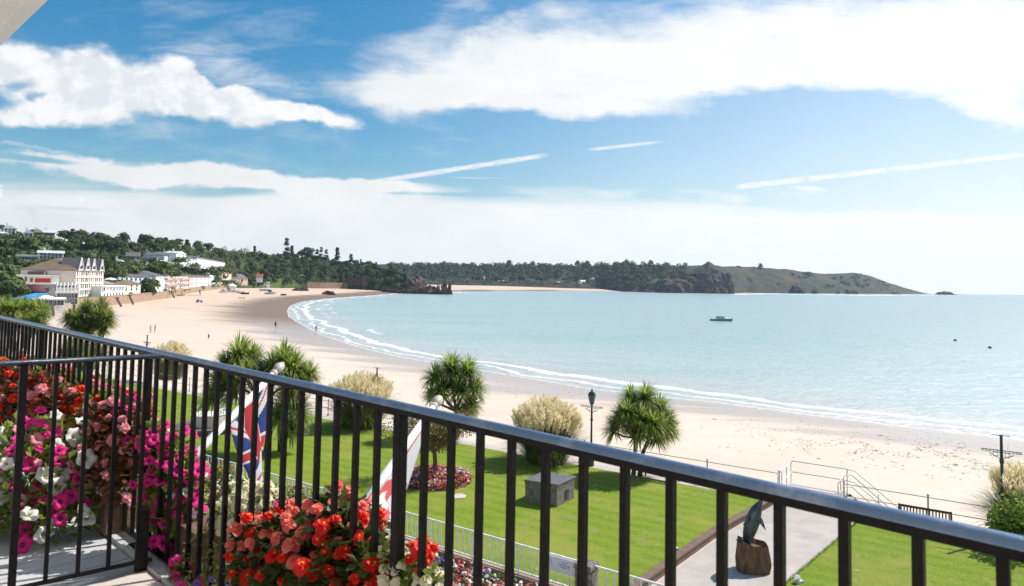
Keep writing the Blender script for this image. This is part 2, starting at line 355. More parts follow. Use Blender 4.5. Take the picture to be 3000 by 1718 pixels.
# ------------------------------------------------------------------ grids
def grid_mesh(name, X, Y, Z, mats, attrs=None, keep=None, kind='structure', smooth=True):
    nr, nc = X.shape; co_ = np.stack([X, Y, Z], -1).reshape(-1, 3).astype(np.float32)
    i = np.arange(nr*nc).reshape(nr, nc); q = np.stack([i[:-1, :-1], i[:-1, 1:], i[1:, 1:], i[1:, :-1]], -1).reshape(-1, 4)
    if keep is not None:
        k = keep.reshape(-1); q = q[k[q].any(1)]
    me = bpy.data.meshes.new(name); me.vertices.add(len(co_)); me.vertices.foreach_set('co', co_.ravel())
    me.loops.add(q.size); me.loops.foreach_set('vertex_index', q.ravel().astype(np.int32))
    me.polygons.add(len(q)); me.polygons.foreach_set('loop_start', np.arange(0, q.size, 4, dtype=np.int32)); me.polygons.foreach_set('loop_total', np.full(len(q), 4, np.int32))
    for n, A in (attrs or {}).items():
        at = me.attributes.new(n, 'FLOAT', 'POINT'); at.data.foreach_set('value', A.reshape(-1).astype(np.float32))
    me.update(); me.validate()
    if smooth: me.polygons.foreach_set('use_smooth', [True]*len(me.polygons))
    for m in mats: me.materials.append(m)
    o = bpy.data.objects.new(name, me); COL.objects.link(o); o['kind'] = kind; return o
shore_px = [(3900, 1395), (3300, 1325), (3000, 1292), (2600, 1246), (2360, 1216), (2124, 1184), (1888, 1160), (1711, 1138), (1534, 1108), (1357, 1078), (1180, 1050), (1062, 1022), (991, 1000), (930, 978), (880, 952),
            (845, 930), (838, 912), (850, 895), (880, 884), (930, 877), (1003, 871), (1080, 866), (1133, 861), (1175, 858)]
shore = [P(x, y, 0).xy for x, y in shore_px]
shore += [P(1250, 858, 0).xy, P(1330, 858, 0).xy, P(1328, 855, 0).xy, P(1335, 853.3, 0).xy, P(1475, 853.2, 0).xy, P(1650, 852.8, 0).xy, P(1780, 854, 0).xy, P(1870, 856, 0).xy, P(1960, 857.5, 0).xy, P(2065, 858.6, 0).xy, P(2160, 860.5, 0).xy,
          P(2250, 858.5, 0).xy, P(2400, 860, 0).xy, P(2560, 861.5, 0).xy, P(2700, 862, 0).xy]
SH = np.array(shore)
seapoly = np.vstack([SH, np.array([[1320., 2300.], [30000, 20000], [30000, -500], [200, -500]])])
def inside(X, Y, poly):
    c = np.zeros(X.shape, bool); n = len(poly)
    for i in range(n):
        x0, y0 = poly[i]; x1, y1 = poly[(i+1) % n]
        if y0 == y1: continue
        k = ((y0 > Y) != (y1 > Y)) & (X < (x1-x0)*(Y-y0)/(y1-y0)+x0); c ^= k
    return c
def pdist(X, Y, line):
    d = np.full(X.shape, 1e9)
    for i in range(len(line)-1):
        ax, ay = line[i]; bx, by = line[i+1]; ex, ey = bx-ax, by-ay; L = ex*ex+ey*ey
        t = np.clip(((X-ax)*ex+(Y-ay)*ey)/L, 0, 1); d = np.minimum(d, np.hypot(X-ax-t*ex, Y-ay-t*ey))
    return d
def usp(a, b, n): return np.linspace(a, b, n)
# ------------------------------------------------------------------ sea
def build_sea():
    us = np.concatenate([usp(-1.6, -.8, 40)[:-1], usp(-.8, .8, 760), usp(.8, 1.8, 50)[1:]])
    ys = 30000/np.concatenate([usp(720, 5, 900), [4, 3, 2, 1.2]]); ys = np.concatenate([ys, [32000]])
    Yg, Ug = np.meshgrid(ys, us, indexing='ij'); X = Ug*Yg
    ins = inside(X, Yg, seapoly); sd = pdist(X, Yg, SH)*np.where(ins, 1, -1)
    Z = np.zeros_like(X)
    m = bpy.data.materials.new('sea_water'); m.use_nodes = True; t = NT(m.node_tree)
    geo = t.n('ShaderNodeNewGeometry'); pos = geo.outputs['Position']; at = t.n('ShaderNodeAttribute', attribute_name='sd'); d = at.outputs['Fac']
    ln = t.noise(t.map(pos, (1, 1, 1)), .035, 4, .55)          # slow wander of the foam lines
    fn = t.noise(pos, .8, 8, .7); fn2 = t.noise(pos, .16, 5, .6)
    cr = t.n('ShaderNodeValToRGB'); t.l(t.m('DIVIDE', d, 300, clamp=True), cr.inputs[0]); e = cr.color_ramp.elements
    e[0].position = 0; e[0].color = (.56, .51, .48, 1); e[1].position = 1; e[1].color = (.29, .385, .405, 1)
    for p_, c_ in ((.03, (.50, .50, .48)), (.08, (.40, .49, .48)), (.2, (.335, .445, .45)), (.5, (.305, .40, .42))):
        x = e.new(p_); x.color = (*c_, 1)
    pat = t.noise(t.map(pos, (.6, 1.6, 1), (0, 0, R(-30))), .018, 6, .6)
    colr = t.mix(t.ss(pat, .4, .65, 0, .5), cr.outputs[0], (.265, .41, .41))
    dd = t.m('ADD', d, t.m('ADD', t.m('MULTIPLY', t.m('SUBTRACT', ln, .5), 13), t.m('MULTIPLY', t.m('SUBTRACT', fn2, .5), 3)))
    def band(c, w, th, am):
        k = t.ss(t.m('ABSOLUTE', t.m('SUBTRACT', dd, c)), 0, w, 1, 0)
        return t.m('MULTIPLY', t.ss(t.m('ADD', k, t.m('MULTIPLY', t.m('SUBTRACT', fn, .5), 1.3)), th, th+.3), am)
    edge = t.ss(t.m('ADD', d, t.m('MULTIPLY', fn, 2)), .6, 2.4, .55, 0)
    sep = t.n('ShaderNodeSeparateXYZ'); t.l(pos, sep.inputs[0]); lft = t.m('DIVIDE', sep.outputs[0], sep.outputs[1])
    fo = t.m('MAXIMUM', edge, band(8, 2.2, .45, .95))
    fo = t.m('MAXIMUM', fo, t.m('MULTIPLY', band(15, 2.2, .62, .5), t.ss(t.noise(pos, .02, 3), .48, .56)))
    fo = t.m('MAXIMUM', fo, t.m('MULTIPLY', t.m('MULTIPLY', band(20, 2.5, .66, .8), t.ss(lft, -.30, -.22, 1, 0)), t.ss(t.noise(pos, .03, 3), .50, .58)))
    fo = t.m('MAXIMUM', fo, t.m('MULTIPLY', band(3.5, 1.2, .5, .6), 1))
    colr = t.mix(fo, colr, (.80, .82, .82))
    p = t.n('ShaderNodeBsdfPrincipled'); t.l(colr, p.inputs['Base Color']); p.inputs['IOR'].default_value = 1.33
    t.l(t.m('ADD', t.m('MULTIPLY', fo, .5), .27), p.inputs['Roughness'])
    w1 = t.noise(t.map(pos, (1, 2.2, 1), (0, 0, R(-25))), .55, 6, .62, .3); w2 = t.noise(t.map(pos, (1, 3, 1), (0, 0, R(-20))), .07, 4, .6, .3)
    hgt = t.m('ADD', w1, t.m('MULTIPLY', w2, 2.2))
    b = t.n('ShaderNodeBump'); b.inputs['Strength'].default_value = .55; b.inputs['Distance'].default_value = 1.1; t.l(hgt, b.inputs['Height']); t.l(b.outputs[0], p.inputs['Normal'])
    o = t.n('ShaderNodeOutputMaterial'); t.l(p.outputs[0], o.inputs[0])
    grid_mesh('sea_water', X, Yg, Z, [m], {'sd': sd}, keep=sd > -1.5)
build_sea()
# ------------------------------------------------------------------ beach and hills (height fields)
def U_of(px, py=None):
    d = ray(px, 830); return d.x/d.y
base_px = [(-900, 150), (-300, 170), (0, 190), (106, 205), (189, 225), (295, 262), (390, 300), (495, 370), (590, 530), (661, 670), (767, 730), (861, 770), (944, 790), (1015, 815), (1068, 790), (1120, 765), (1162, 748), (1210, 742)]
ridge_px = [(-900, 640, 420), (-300, 668, 430), (0, 690, 440), (118, 705, 450), (200, 708, 470), (283, 716, 480), (389, 722, 500), (472, 722, 520), (543, 724, 560), (590, 736, 620), (661, 736, 690), (731, 742, 800), (826, 754, 860), (897, 760, 880), (967, 765, 900),
            (1015, 778, 900), (1085, 790, 870), (1130, 795, 840), (1162, 806, 800), (1192, 830, 780), (1212, 846, 770)]
lu = np.array([U_of(p[0]) for p in base_px]); ld0 = np.array([p[1] for p in base_px], float)
ru = np.array([U_of(p[0]) for p in ridge_px]); rd = np.array([p[2] for p in ridge_px], float)
rz_ = np.array([Q(p[0], p[1], p[2]).z for p in ridge_px])
def hillL(Ux, Y):
    d0 = np.interp(Ux, lu, ld0); d1 = np.interp(Ux, ru, rd); z1 = np.interp(Ux, ru, rz_)
    t = np.clip((Y-d0)/(d1-d0), 0, 1); wood = np.clip((Ux-U_of(700))/(U_of(800)-U_of(700)), 0, 1)
    p = 1.9-1.15*wood; g = t**p; z = 5.2+(z1-5.2)*g
    return np.where(Y > d1, z1-(Y-d1)*.12, z)
fb = [(1130, 1300), (1200, 1380), (1322, 1400), (1758, 1400), (1840, 1250), (1911, 1205), (2006, 1235), (2100, 1290), (2160, 1345), (2190, 1460), (2242, 1500), (2360, 1600), (2478, 1750), (2596, 1900), (2702, 2100)]
fr = [(1130, 775, 1500), (1200, 778, 1600), (1298, 776, 1650), (1416, 781, 1650), (1475, 779, 1650), (1593, 779, 1650), (1711, 779, 1620), (1829, 776, 1500), (1947, 778, 1450), (2065, 780, 1480), (2130, 780, 1520), (2219, 784, 1650), (2300, 788, 1700), (2372, 799, 1800),
      (2443, 804, 1900), (2500, 799, 1950), (2549, 808, 2000), (2596, 826, 2050), (2643, 841, 2100), (2702, 858, 2150), (2725, 862, 2160)]
fu = np.array([U_of(p[0]) for p in fb]); fd0 = np.array([p[1] for p in fb], float)
gu = np.array([U_of(p[0]) for p in fr]); gd = np.array([p[2] for p in fr], float); gz = np.array([Q(*p).z for p in fr])
bz = np.interp(fu, [U_of(1130), U_of(1758), U_of(1850), U_of(2702)], [5.5, 5.5, .2, .2])
def hillR(Ux, Y):
    d0 = np.interp(Ux, fu, fd0); d1 = np.interp(Ux, gu, gd); z1 = np.interp(Ux, gu, gz); z0 = np.interp(Ux, fu, bz)
    t = np.clip((Y-d0)/(d1-d0), 0, 1)
    cliff = np.clip(1-np.abs(Ux-U_of(2075))/(U_of(2160)-U_of(2075)), 0, 1)
    headl = np.clip((Ux-U_of(2180))/(.05), 0, 1)
    g = t**(.8)*(1-cliff)+cliff*np.minimum(1, (t*3.3)**.7)
    z = z0+(z1-z0)*g
    z = np.where(Y > d1, z1-(Y-d1)*.10, z)
    return z, t, cliff, headl
def fbm(X, Y, s, seed=0, oct=4):
    a = np.zeros(X.shape); f = X.ravel()/s+seed*17.3; g = Y.ravel()/s+seed*9.1
    out = np.array([mnoise.fractal(Vector((x, y, seed)), 1, 2, oct) for x, y in zip(f, g)]); return out.reshape(X.shape)
def build_land():
    # beach
    us = np.concatenate([usp(-2.2, -.8, 30)[:-1], usp(-.8, .85, 330), usp(.85, 2.2, 30)[1:]]); ys = 30000/usp(1700, 17, 420)
    Yg, Ug = np.meshgrid(ys, us, indexing='ij'); X = Ug*Yg; ins = inside(X, Yg, seapoly); sd = pdist(X, Yg, SH)*np.where(ins, -1, 1)
    Z = np.where(sd > 0, 3.3*sd/(sd+26), np.maximum(sd*.03, -2.5)-.02)
    far = np.clip((Yg-1100)/300, 0, 1); Z = np.where((sd > 0) & (Yg > 1000), np.maximum(Z, 5.6*far*np.clip(sd/250, 0, 1)), Z)
    m = bpy.data.materials.new('sand'); m.use_nodes = True; t = NT(m.node_tree)
    geo = t.n('ShaderNodeNewGeometry'); pos = geo.outputs['Position']; at = t.n('ShaderNodeAttribute', attribute_name='sd'); d = at.outputs['Fac']
    n1 = t.noise(pos, .02, 6, .6); n2 = t.noise(pos, .5, 8, .65); n3 = t.noise(t.map(pos, (.5, 2.5, 1), (0, 0, R(20))), .045, 8, .62, .4)
    sep = t.n('ShaderNodeSeparateXYZ'); t.l(pos, sep.inputs[0]); far_l = t.ss(sep.outputs[1], 120, 330)
    dry = t.mix(t.ss(n2, .3, .7), (.62, .515, .42), (.68, .575, .48)); dry = t.mix(t.ss(n1, .35, .7, 0, .6), dry, (.60, .46, .35)); dry = t.mix(t.m('MULTIPLY', far_l, .8), dry, (.60, .43, .32))
    wetd = t.m('ADD', d, t.m('MULTIPLY', t.m('SUBTRACT', n3, .5), 40))
    lim = t.m('ADD', 16, t.m('MULTIPLY', far_l, 8))
    wet = t.ss(t.m('SUBTRACT', wetd, lim), -9, 5, 1, 0)
    streak = t.m('MULTIPLY', t.ss(t.noise(t.map(pos, (.45, 2.2, 1), (0, 0, R(12))), .055, 7, .62, .6), .52, .66), t.m('MULTIPLY', t.ss(d, 60, 110, 1, 0), t.ss(far_l, .0, .5, .25, .8)))
    wet = t.m('MAXIMUM', wet, streak)
    c = t.mix(wet, dry, (.43, .35, .30)); c = t.mix(t.m('MULTIPLY', t.ss(wetd, 12, 34, 1, 0), t.ss(far_l, .1, .7, 0, .95)), c, (.19, .115, .065))  # brown at far left paints the dark wood's reflection into the wet sand
    # tide line debris in the dry sand
    tl = t.m('MULTIPLY', t.ss(t.m('ABSOLUTE', t.m('SUBTRACT', t.m('ADD', d, t.m('MULTIPLY', n1, 60)), 135)), 0, 5, 1, 0), t.ss(n2, .5, .62)); c = t.mix(t.m('MULTIPLY', tl, .5), c, (.30, .21, .15))
    p = t.n('ShaderNodeBsdfPrincipled'); t.l(c, p.inputs['Base Color'])
    t.l(t.m('SUBTRACT', .9, t.m('MULTIPLY', wet, t.m('SUBTRACT', .70, t.m('MULTIPLY', t.ss(far_l, .1, .7), .38)))), p.inputs['Roughness'])
    b = t.n('ShaderNodeBump'); t.l(t.m('SUBTRACT', .5, t.m('MULTIPLY', wet, .45)), b.inputs['Strength']); b.inputs['Distance'].default_value = .15
    t.l(t.m('ADD', t.noise(pos, 1.1, 8, .7), t.m('MULTIPLY', n3, 1)), b.inputs['Height']); t.l(b.outputs[0], p.inputs['Normal'])
    o = t.n('ShaderNodeOutputMaterial'); t.l(p.outputs[0], o.inputs[0])
    grid_mesh('beach_sand', X, Yg, Z, [m], {'sd': sd}, keep=(sd > -60))
    # left hillside
    us = usp(-1.15, U_of(1212), 230); ts = np.concatenate([[-.002], usp(0, 1, 110), [1.2, 1.6, 2.5, 4]])
    Ug, Tg = np.meshgrid(us, ts, indexing='xy'); d0 = np.interp(Ug, lu, ld0); d1 = np.interp(Ug, ru, rd); Yg = d0+(d1-d0)*Tg; X = Ug*Yg
    Z = hillL(Ug, Yg)+fbm(X, Yg, 60, 1)*3.0*np.clip(Tg*2, 0, 1); Z[0, :] = 0.5
    m = bpy.data.materials.new('hill_grass'); m.use_nodes = True; t = NT(m.node_tree); geo = t.n('ShaderNodeNewGeometry'); pos = geo.outputs['Position']
    a = t.noise(pos, .015, 5, .6); b_ = t.noise(pos, .12, 7, .65)
    c = t.mix(t.ss(a, .42, .56), (.04, .065, .02), (.085, .13, .022)); c = t.mix(t.ss(b_, .52, .66, 0, .8), c, (.045, .06, .02)); c = t.mix(t.ss(t.noise(pos, .05, 4), .6, .68, 0, .6), c, (.22, .18, .09))
    p = t.n('ShaderNodeBsdfPrincipled', ); t.l(c, p.inputs['Base Color']); p.inputs['Roughness'].default_value = .95
    o = t.n('ShaderNodeOutputMaterial'); t.l(p.outputs[0], o.inputs[0])
    grid_mesh('hillside', X, Yg, Z, [m])
    # far hill and headland
    us = usp(U_of(1100), U_of(2728), 520); ts = np.concatenate([[-.03], usp(0, 1, 70), [1.2, 1.6, 2.5, 4]])
    Ug, Tg = np.meshgrid(us, ts, indexing='xy'); d0 = np.interp(Ug, fu, fd0); d1 = np.interp(Ug, gu, gd); Yg = d0+(d1-d0)*Tg; X = Ug*Yg
    Z, tt, cl, hd = hillR(Ug, Yg)
    n_ = fbm(X, Yg, 70, 3, 6); Z = Z+n_*(6+5*cl)*(1-.72*np.clip(tt, 0, 1)**1.5)*np.clip(tt*4, 0, 1)*np.clip((Z)/12, 0, 1); Z[0, :] = -1
    push = fbm(X, Z*3, 45, 5, 5); Yg = Yg+push*14*(cl > 0)*np.clip(tt*5, 0, 1)*(tt < .6)
    m = bpy.data.materials.new('headland_heath'); m.use_nodes = True; t = NT(m.node_tree); geo = t.n('ShaderNodeNewGeometry'); pos = geo.outputs['Position']
    a = t.noise(t.map(pos, (1, .6, 2.2)), .012, 7, .62, .3); b_ = t.noise(pos, .05, 7, .65); a2 = t.noise(pos, .006, 4, .6)
    c = t.mix(t.ss(a, .36, .52), (.062, .042, .022), (.014, .024, .012)); c = t.mix(t.ss(b_, .5, .62, 0, .55), c, (.06, .045, .028)); c = t.mix(t.ss(a2, .56, .62, 0, .5), c, (.12, .045, .024))
    sep = t.n('ShaderNodeSeparateXYZ'); t.l(geo.outputs['Normal'], sep.inputs[0]); steep = t.ss(sep.outputs[2], .45, .7, 1, 0)
    sp = t.n('ShaderNodeSeparateXYZ'); t.l(pos, sp.inputs[0]); lowr = t.ss(t.m('ADD', sp.outputs[2], t.m('MULTIPLY', b_, 8)), 6, 11, 1, 0)
    rk = t.mix(t.ss(t.noise(t.map(pos, (1, 1, .3)), .08, 8, .7), .35, .65), (.020, .019, .022), (.06, .046, .042))
    c = t.mix(t.m('MAXIMUM', steep, lowr), c, rk)
    p = t.n('ShaderNodeBsdfPrincipled'); t.l(c, p.inputs['Base Color']); p.inputs['Roughness'].default_value = .95
    bb = t.n('ShaderNodeBump'); bb.inputs['Distance'].default_value = 3; bb.inputs['Strength'].default_value = .6; t.l(b_, bb.inputs['Height']); t.l(bb.outputs[0], p.inputs['Normal'])
    o = t.n('ShaderNodeOutputMaterial'); t.l(p.outputs[0], o.inputs[0])
    grid_mesh('headland', X, Yg, Z, [m])
build_land()
# ------------------------------------------------------------------ buildings of the bay
def wallpanel(mb, A, B, z0, z1, mi=0): mb.add([(A.x, A.y, z0), (B.x, B.y, z0), (B.x, B.y, z1), (A.x, A.y, z1)], [(0, 1, 2, 3)], mi)
def windows(root, A, B, zs, cols, ww, wh, name='window', m='glass', m0=.06, m1=.06, skip=None, frame=True):
    A = Vector(A[:2]); B = Vector(B[:2]); L = (B-A).length; d = (B-A)/L; n = Vector((d.y, -d.x))
    for z in zs:
        for i in range(cols):
            if skip and skip(i, z): continue
            s = L*(m0+(1-m0-m1)*(i+.5)/cols); c = A+d*s+n*.03
            mb = MB(); mb.box((c.x, c.y, z), (ww, .10, wh), math.atan2(d.y, d.x)); o = mb.build(name, [m], root)
            if frame:
                fb_ = MB(); w2 = .09
                for sx in (-1, 1): q = c+d*sx*(ww/2+w2/2); fb_.box((q.x, q.y, z), (w2, .16, wh+.16), math.atan2(d.y, d.x))
                fb_.box((c.x, c.y, z-wh/2-.06), (ww+.01, .18, .11), math.atan2(d.y, d.x)); fb_.build('window_frame', ['white_paint'], o)
def block(name, label, cat, a, b, depth, yb, ye, yr=None, roof='hip', wm='white_wall', rm='slate', rows=2, cols=4, ww=1.1, wh=1.3, side=None, group=None, over=.4, frame=False, bury=4, chim=1, m0=.06):
    if abs(a[1]-b[1]) < 22:                         # turn the front towards the bay
        u_ = U_of((a[0]+b[0])/2); s_ = abs(b[0]-a[0])/2000*a[1]/(1+u_*u_); b = (b[0], a[1]+1.0*-u_*s_)
    A3 = Q(a[0], yb, a[1]); B3 = Q(b[0], yb, b[1]); A = A3.xy; B = B3.xy; d = (B-A).normalized(); n = Vector((-d.y, d.x)); Cc = B+n*depth; Dd = A+n*depth
    z0 = min(A3.z, B3.z); ze = Q((a[0]+b[0])/2, ye, (a[1]+b[1])/2).z; zr = Q((a[0]+b[0])/2, yr, (a[1]+b[1])/2).z if yr else ze
    root = thing(name, label, cat, (A.x, A.y, z0), group)
    w = MB(); w.prism([A, B, Cc, Dd], z0-bury, ze)
    r = MB(); P4 = [A-d*over-n*over, B+d*over-n*over, Cc+d*over+n*over, Dd-d*over+n*over]; L = (B-A).length
    if roof == 'flat': 
        r.prism([Vector(p) for p in P4], ze, ze+.45); 
    else:
        ins = min(L, depth)/2*(1 if roof == 'hip' else 0); m1 = (P4[0]+P4[3])/2; m2 = (P4[1]+P4[2])/2
        if roof == 'front': m1 = (P4[0]+P4[1])/2; m2 = (P4[3]+P4[2])/2; ins = 0
        e = (m2-m1).normalized(); m1 = m1+e*ins; m2 = m2-e*ins
        vs = [(p.x, p.y, ze) for p in P4]+[(m1.x, m1.y, zr), (m2.x, m2.y, zr)]+[(p.x, p.y, ze-.15) for p in P4]
        fs = [(0, 1, 5, 4), (1, 2, 5), (2, 3, 4, 5), (3, 0, 4)] if roof != 'front' else [(0, 1, 4), (1, 2, 5, 4), (2, 3, 5), (3, 0, 4, 5)]
        wallends = []
        if roof == 'gable': wallends = [(1, 2, 5), (3, 0, 4)]; fs = [f for f in fs if f not in wallends]
        if roof == 'front': wallends = [(0, 1, 4), (2, 3, 5)]; fs = [f for f in fs if f not in wallends]
        fs += [(9, 8, 7, 6), (6, 7, 1, 0), (7, 8, 2, 1), (8, 9, 3, 2), (9, 6, 0, 3)]
        r.add(vs, fs, 0)
        for f in wallends: w.add([vs[i] for i in f], [(0, 1, 2)], 0)
    w.build('wall', [wm], root); ro = r.build('roof', [rm if roof != 'flat' else wm], root)
    if chim and roof != 'flat':
        for k in range(chim):
            c = MB(); q = A+d*L*(.2+.6*k/max(1, chim-1) if chim > 1 else .25)+n*depth/2; c.box((q.x, q.y, zr+.3), (.9, .9, 2.0), math.atan2(d.y, d.x)); c.build('chimney', [wm], ro)
    H = ze-z0; zs = [z0+H*(k+.55)/rows for k in range(rows)]
    if rows*cols: windows(root, A, B, zs, cols, ww, wh, frame=frame, m0=m0, m1=m0)
    if side == 'r': windows(root, B, Cc, zs, max(1, int(depth/4)), ww, wh, frame=False)
    if side == 'l': windows(root, Dd, A, zs, max(1, int(depth/4)), ww, wh, frame=False)
    return root, A, B, Cc, Dd, z0, ze, zr
def pz(px, py, Y): return Q(px, py, Y)
zb = lambda x, y: 640+y/3.39
X3 = lambda x: x/3.39
def bl(name, label, cat, x0, x1, yb, ye, yr, Y0, Y1, depth, **k):
    if name != 'seafront_hotel': Y0 = max(Y0, float(np.interp(U_of(X3(x0)), lu, ld0))+2.5); Y1 = max(Y1, float(np.interp(U_of(X3(x1)), lu, ld0))+2.5)
    return block(name, label, cat, (X3(x0), Y0), (X3(x1), Y1), depth, zb(0, yb), zb(0, ye), zb(0, yr) if yr else None, **k)
# big seafront hotel with four steep gables
g = bl('seafront_hotel', 'large cream hotel with four steep white gables by the sea wall', 'hotel', 735, 1010, 815, 522, 405, 246, 278, 17, wm='cream', rm='brownroof', rows=5, cols=13, ww=.85, wh=1.5, roof='hip', chim=0, m0=.03)
root, A, B, Cc, Dd, z0, ze, zr = g; d = (B-A).normalized(); L = (B-A).length; n = Vector((d.y, -d.x)); H = ze-z0
for k in range(5):                                              # projecting string courses between the storeys
    mb = MB(); c = A+d*L/2+n*.12; mb.box((c.x, c.y, z0+H*(k+1)/5-.1), (L+.3, .35, .28), math.atan2(d.y, d.x)); mb.build('string_course', ['white_paint'], root)
for k in range(9):
    mb = MB(); c = A+d*L*(k+.0)/8+n*.1; mb.box((c.x, c.y, z0+H/2), (.28, .26, H), math.atan2(d.y, d.x)); mb.build('pilaster', ['white_paint'], root)
for fx in (.15, .38, .60, .91):
    mb = MB(); c = A+d*L*fx+n*.2; w_ = L*.085; dep = 6
    f3 = [c-d*w_, c+d*w_, c]; bk = [p-n*dep for p in f3]; hz_ = zr-ze+.2
    vs = [(f3[0].x, f3[0].y, ze-.2), (f3[1].x, f3[1].y, ze-.2), (f3[2].x, f3[2].y, ze+hz_), (bk[0].x, bk[0].y, ze-.2), (bk[1].x, bk[1].y, ze-.2), (bk[2].x, bk[2].y, ze+hz_)]
    mb.add(vs, [(0, 1, 2)], 0); mb.add(vs, [(0, 2, 5, 3), (2, 1, 4, 5)], 1); gb = mb.build('gable', ['white_wall', 'slate'], root)
    for sgn in (-1, 1):
        m2 = MB(); a_ = Vector((f3[0 if sgn < 0 else 1].x, f3[0 if sgn < 0 else 1].y, ze-.2)); b_ = Vector((c.x, c.y, ze+hz_+.1)); off = Vector((n.x, n.y, 0))*.15
        m2.beam(a_+off, b_+off, .35, .3); m2.build('barge_board', ['white_paint'], gb)
    m2 = MB(); m2.box((c.x+n.x*.1, c.y+n.y*.1, ze+1.3), (w_*1.0, .15, 1.2), math.atan2(d.y, d.x)); m2.build('gable_window', ['glass'], gb)
mb = MB(); q = Q(X3(372), zb(0, 575), 243); mb.box((q.x, q.y, q.z), (6, 2.2, 3.2)); mb.build('roof_plant', ['slate'], root)
g = bl('restaurant_block', 'flat roofed cream block with a red banner above the maroon canopy', 'building', 165, 585, 652, 574, None, 236, 232, 12, wm='cream', rows=0, cols=0, roof='flat')
r0, A, B = g[0], g[1], g[2]; d = (B-A).normalized(); n = Vector((d.y, -d.x)); L = (B-A).length
for s0, s1, zz0, zz1, mm, nm in ((.42, .79, .2, .72, 'redfabric', 'banner'), (.31, .37, .25, .75, 'slate', 'poster'), (.82, .98, .1, .9, 'white_wall', 'mural_panel')):
    mb = MB(); c = A+d*L*(s0+s1)/2+n*.08; hh = g[6]-g[5]; mb.box((c.x, c.y, g[5]+hh*(zz0+zz1)/2), (L*(s1-s0), .12, hh*(zz1-zz0)), math.atan2(d.y, d.x)); mb.build(nm, [mm], r0)
g = bl('lower_block', 'lower cream storey with a maroon canopy below the red banner', 'building', 105, 540, 770, 660, None, 228, 224, 14, wm='cream', rows=1, cols=3, ww=1.6, wh=1.2, roof='flat')
A, B = g[1], g[2]; d = (B-A).normalized(); n = Vector((d.y, -d.x)); L = (B-A).length
mb = MB(); c = A+d*L*.53+n*1.6; z_ = Q(X3(335), zb(0, 752), 224).z; mb.tube_rings([(c.x, c.y, z_, 3.9), (c.x, c.y, z_+1.1, 3.6), (c.x, c.y, z_+2.9, 1.4), (c.x, c.y, z_+3.0, .6)], 8); mb.build('canopy', ['maroon'], g[0], True)
g = bl('terrace_block', 'cream terraced block with balconies in front of the hotel', 'building', 555, 775, 840, 745, None, 222, 228, 12, wm='cream', rows=2, cols=6, ww=1.2, wh=1.7, roof='flat', frame=True)
for z_ in (g[6]+.5,):
    A, B = g[1], g[2]; d = (B-A).normalized(); L = (B-A).length
    for k in range(7): mb = MB(); c = A+d*L*k/6; mb.box((c.x, c.y, z_+1.4), (.35, .35, 3.2)); mb.build('pillar', ['white_wall'], g[0])
    mb = MB(); mb.beam(Vector((*A, z_+.9)), Vector((*B, z_+.9)), .12, 1.0); mb.build('balustrade', ['cream'], g[0])
g = bl('upper_terrace_block', 'cream upper terrace with arched openings behind the balconies', 'building', 545, 740, 720, 668, None, 236, 240, 8, wm='cream', rows=1, cols=5, ww=1.8, wh=1.9, roof='flat', frame=True)
# restaurant with blue awning
g = bl('beach_restaurant', 'low white beach restaurant with a row of square windows near the sea wall', 'restaurant', 330, 640, 870, 812, None, 205, 214, 14, wm='white_wall', rows=1, cols=7, ww=1.5, wh=1.5, roof='flat', frame=True)
g2 = bl('marquee', 'white tent roof beside the blue awning', 'marquee', 345, 560, 812, 796, 768, 214, 222, 12, wm='white_wall', rm='white_wall', rows=0, cols=0, roof='hip', chim=0)
r0 = thing('awning', 'bright blue awning on white posts beside the low white restaurant', 'awning', tuple(Q(X3(240), zb(0, 830), 206)))
mb = MB(); a_ = Q(X3(118), zb(0, 800), 205); b_ = Q(X3(345), zb(0, 800), 208); mb.add([a_, b_, b_+Vector((-1, 8, 1.6)), a_+Vector((1, 8, 1.6)), a_-Vector((0, 0, .3)), b_-Vector((0, 0, .3))], [(0, 1, 2, 3), (4, 5, 1, 0)]); mb.build('awning_fabric', ['bluefabric'], r0)
for k in range(5):
    q = a_.lerp(b_, k/4); mb = MB(); mb.beam(q+Vector((0, 0, -4)), q+Vector((0, 0, -.1)), .16); mb.build('post', ['white_paint'], r0)
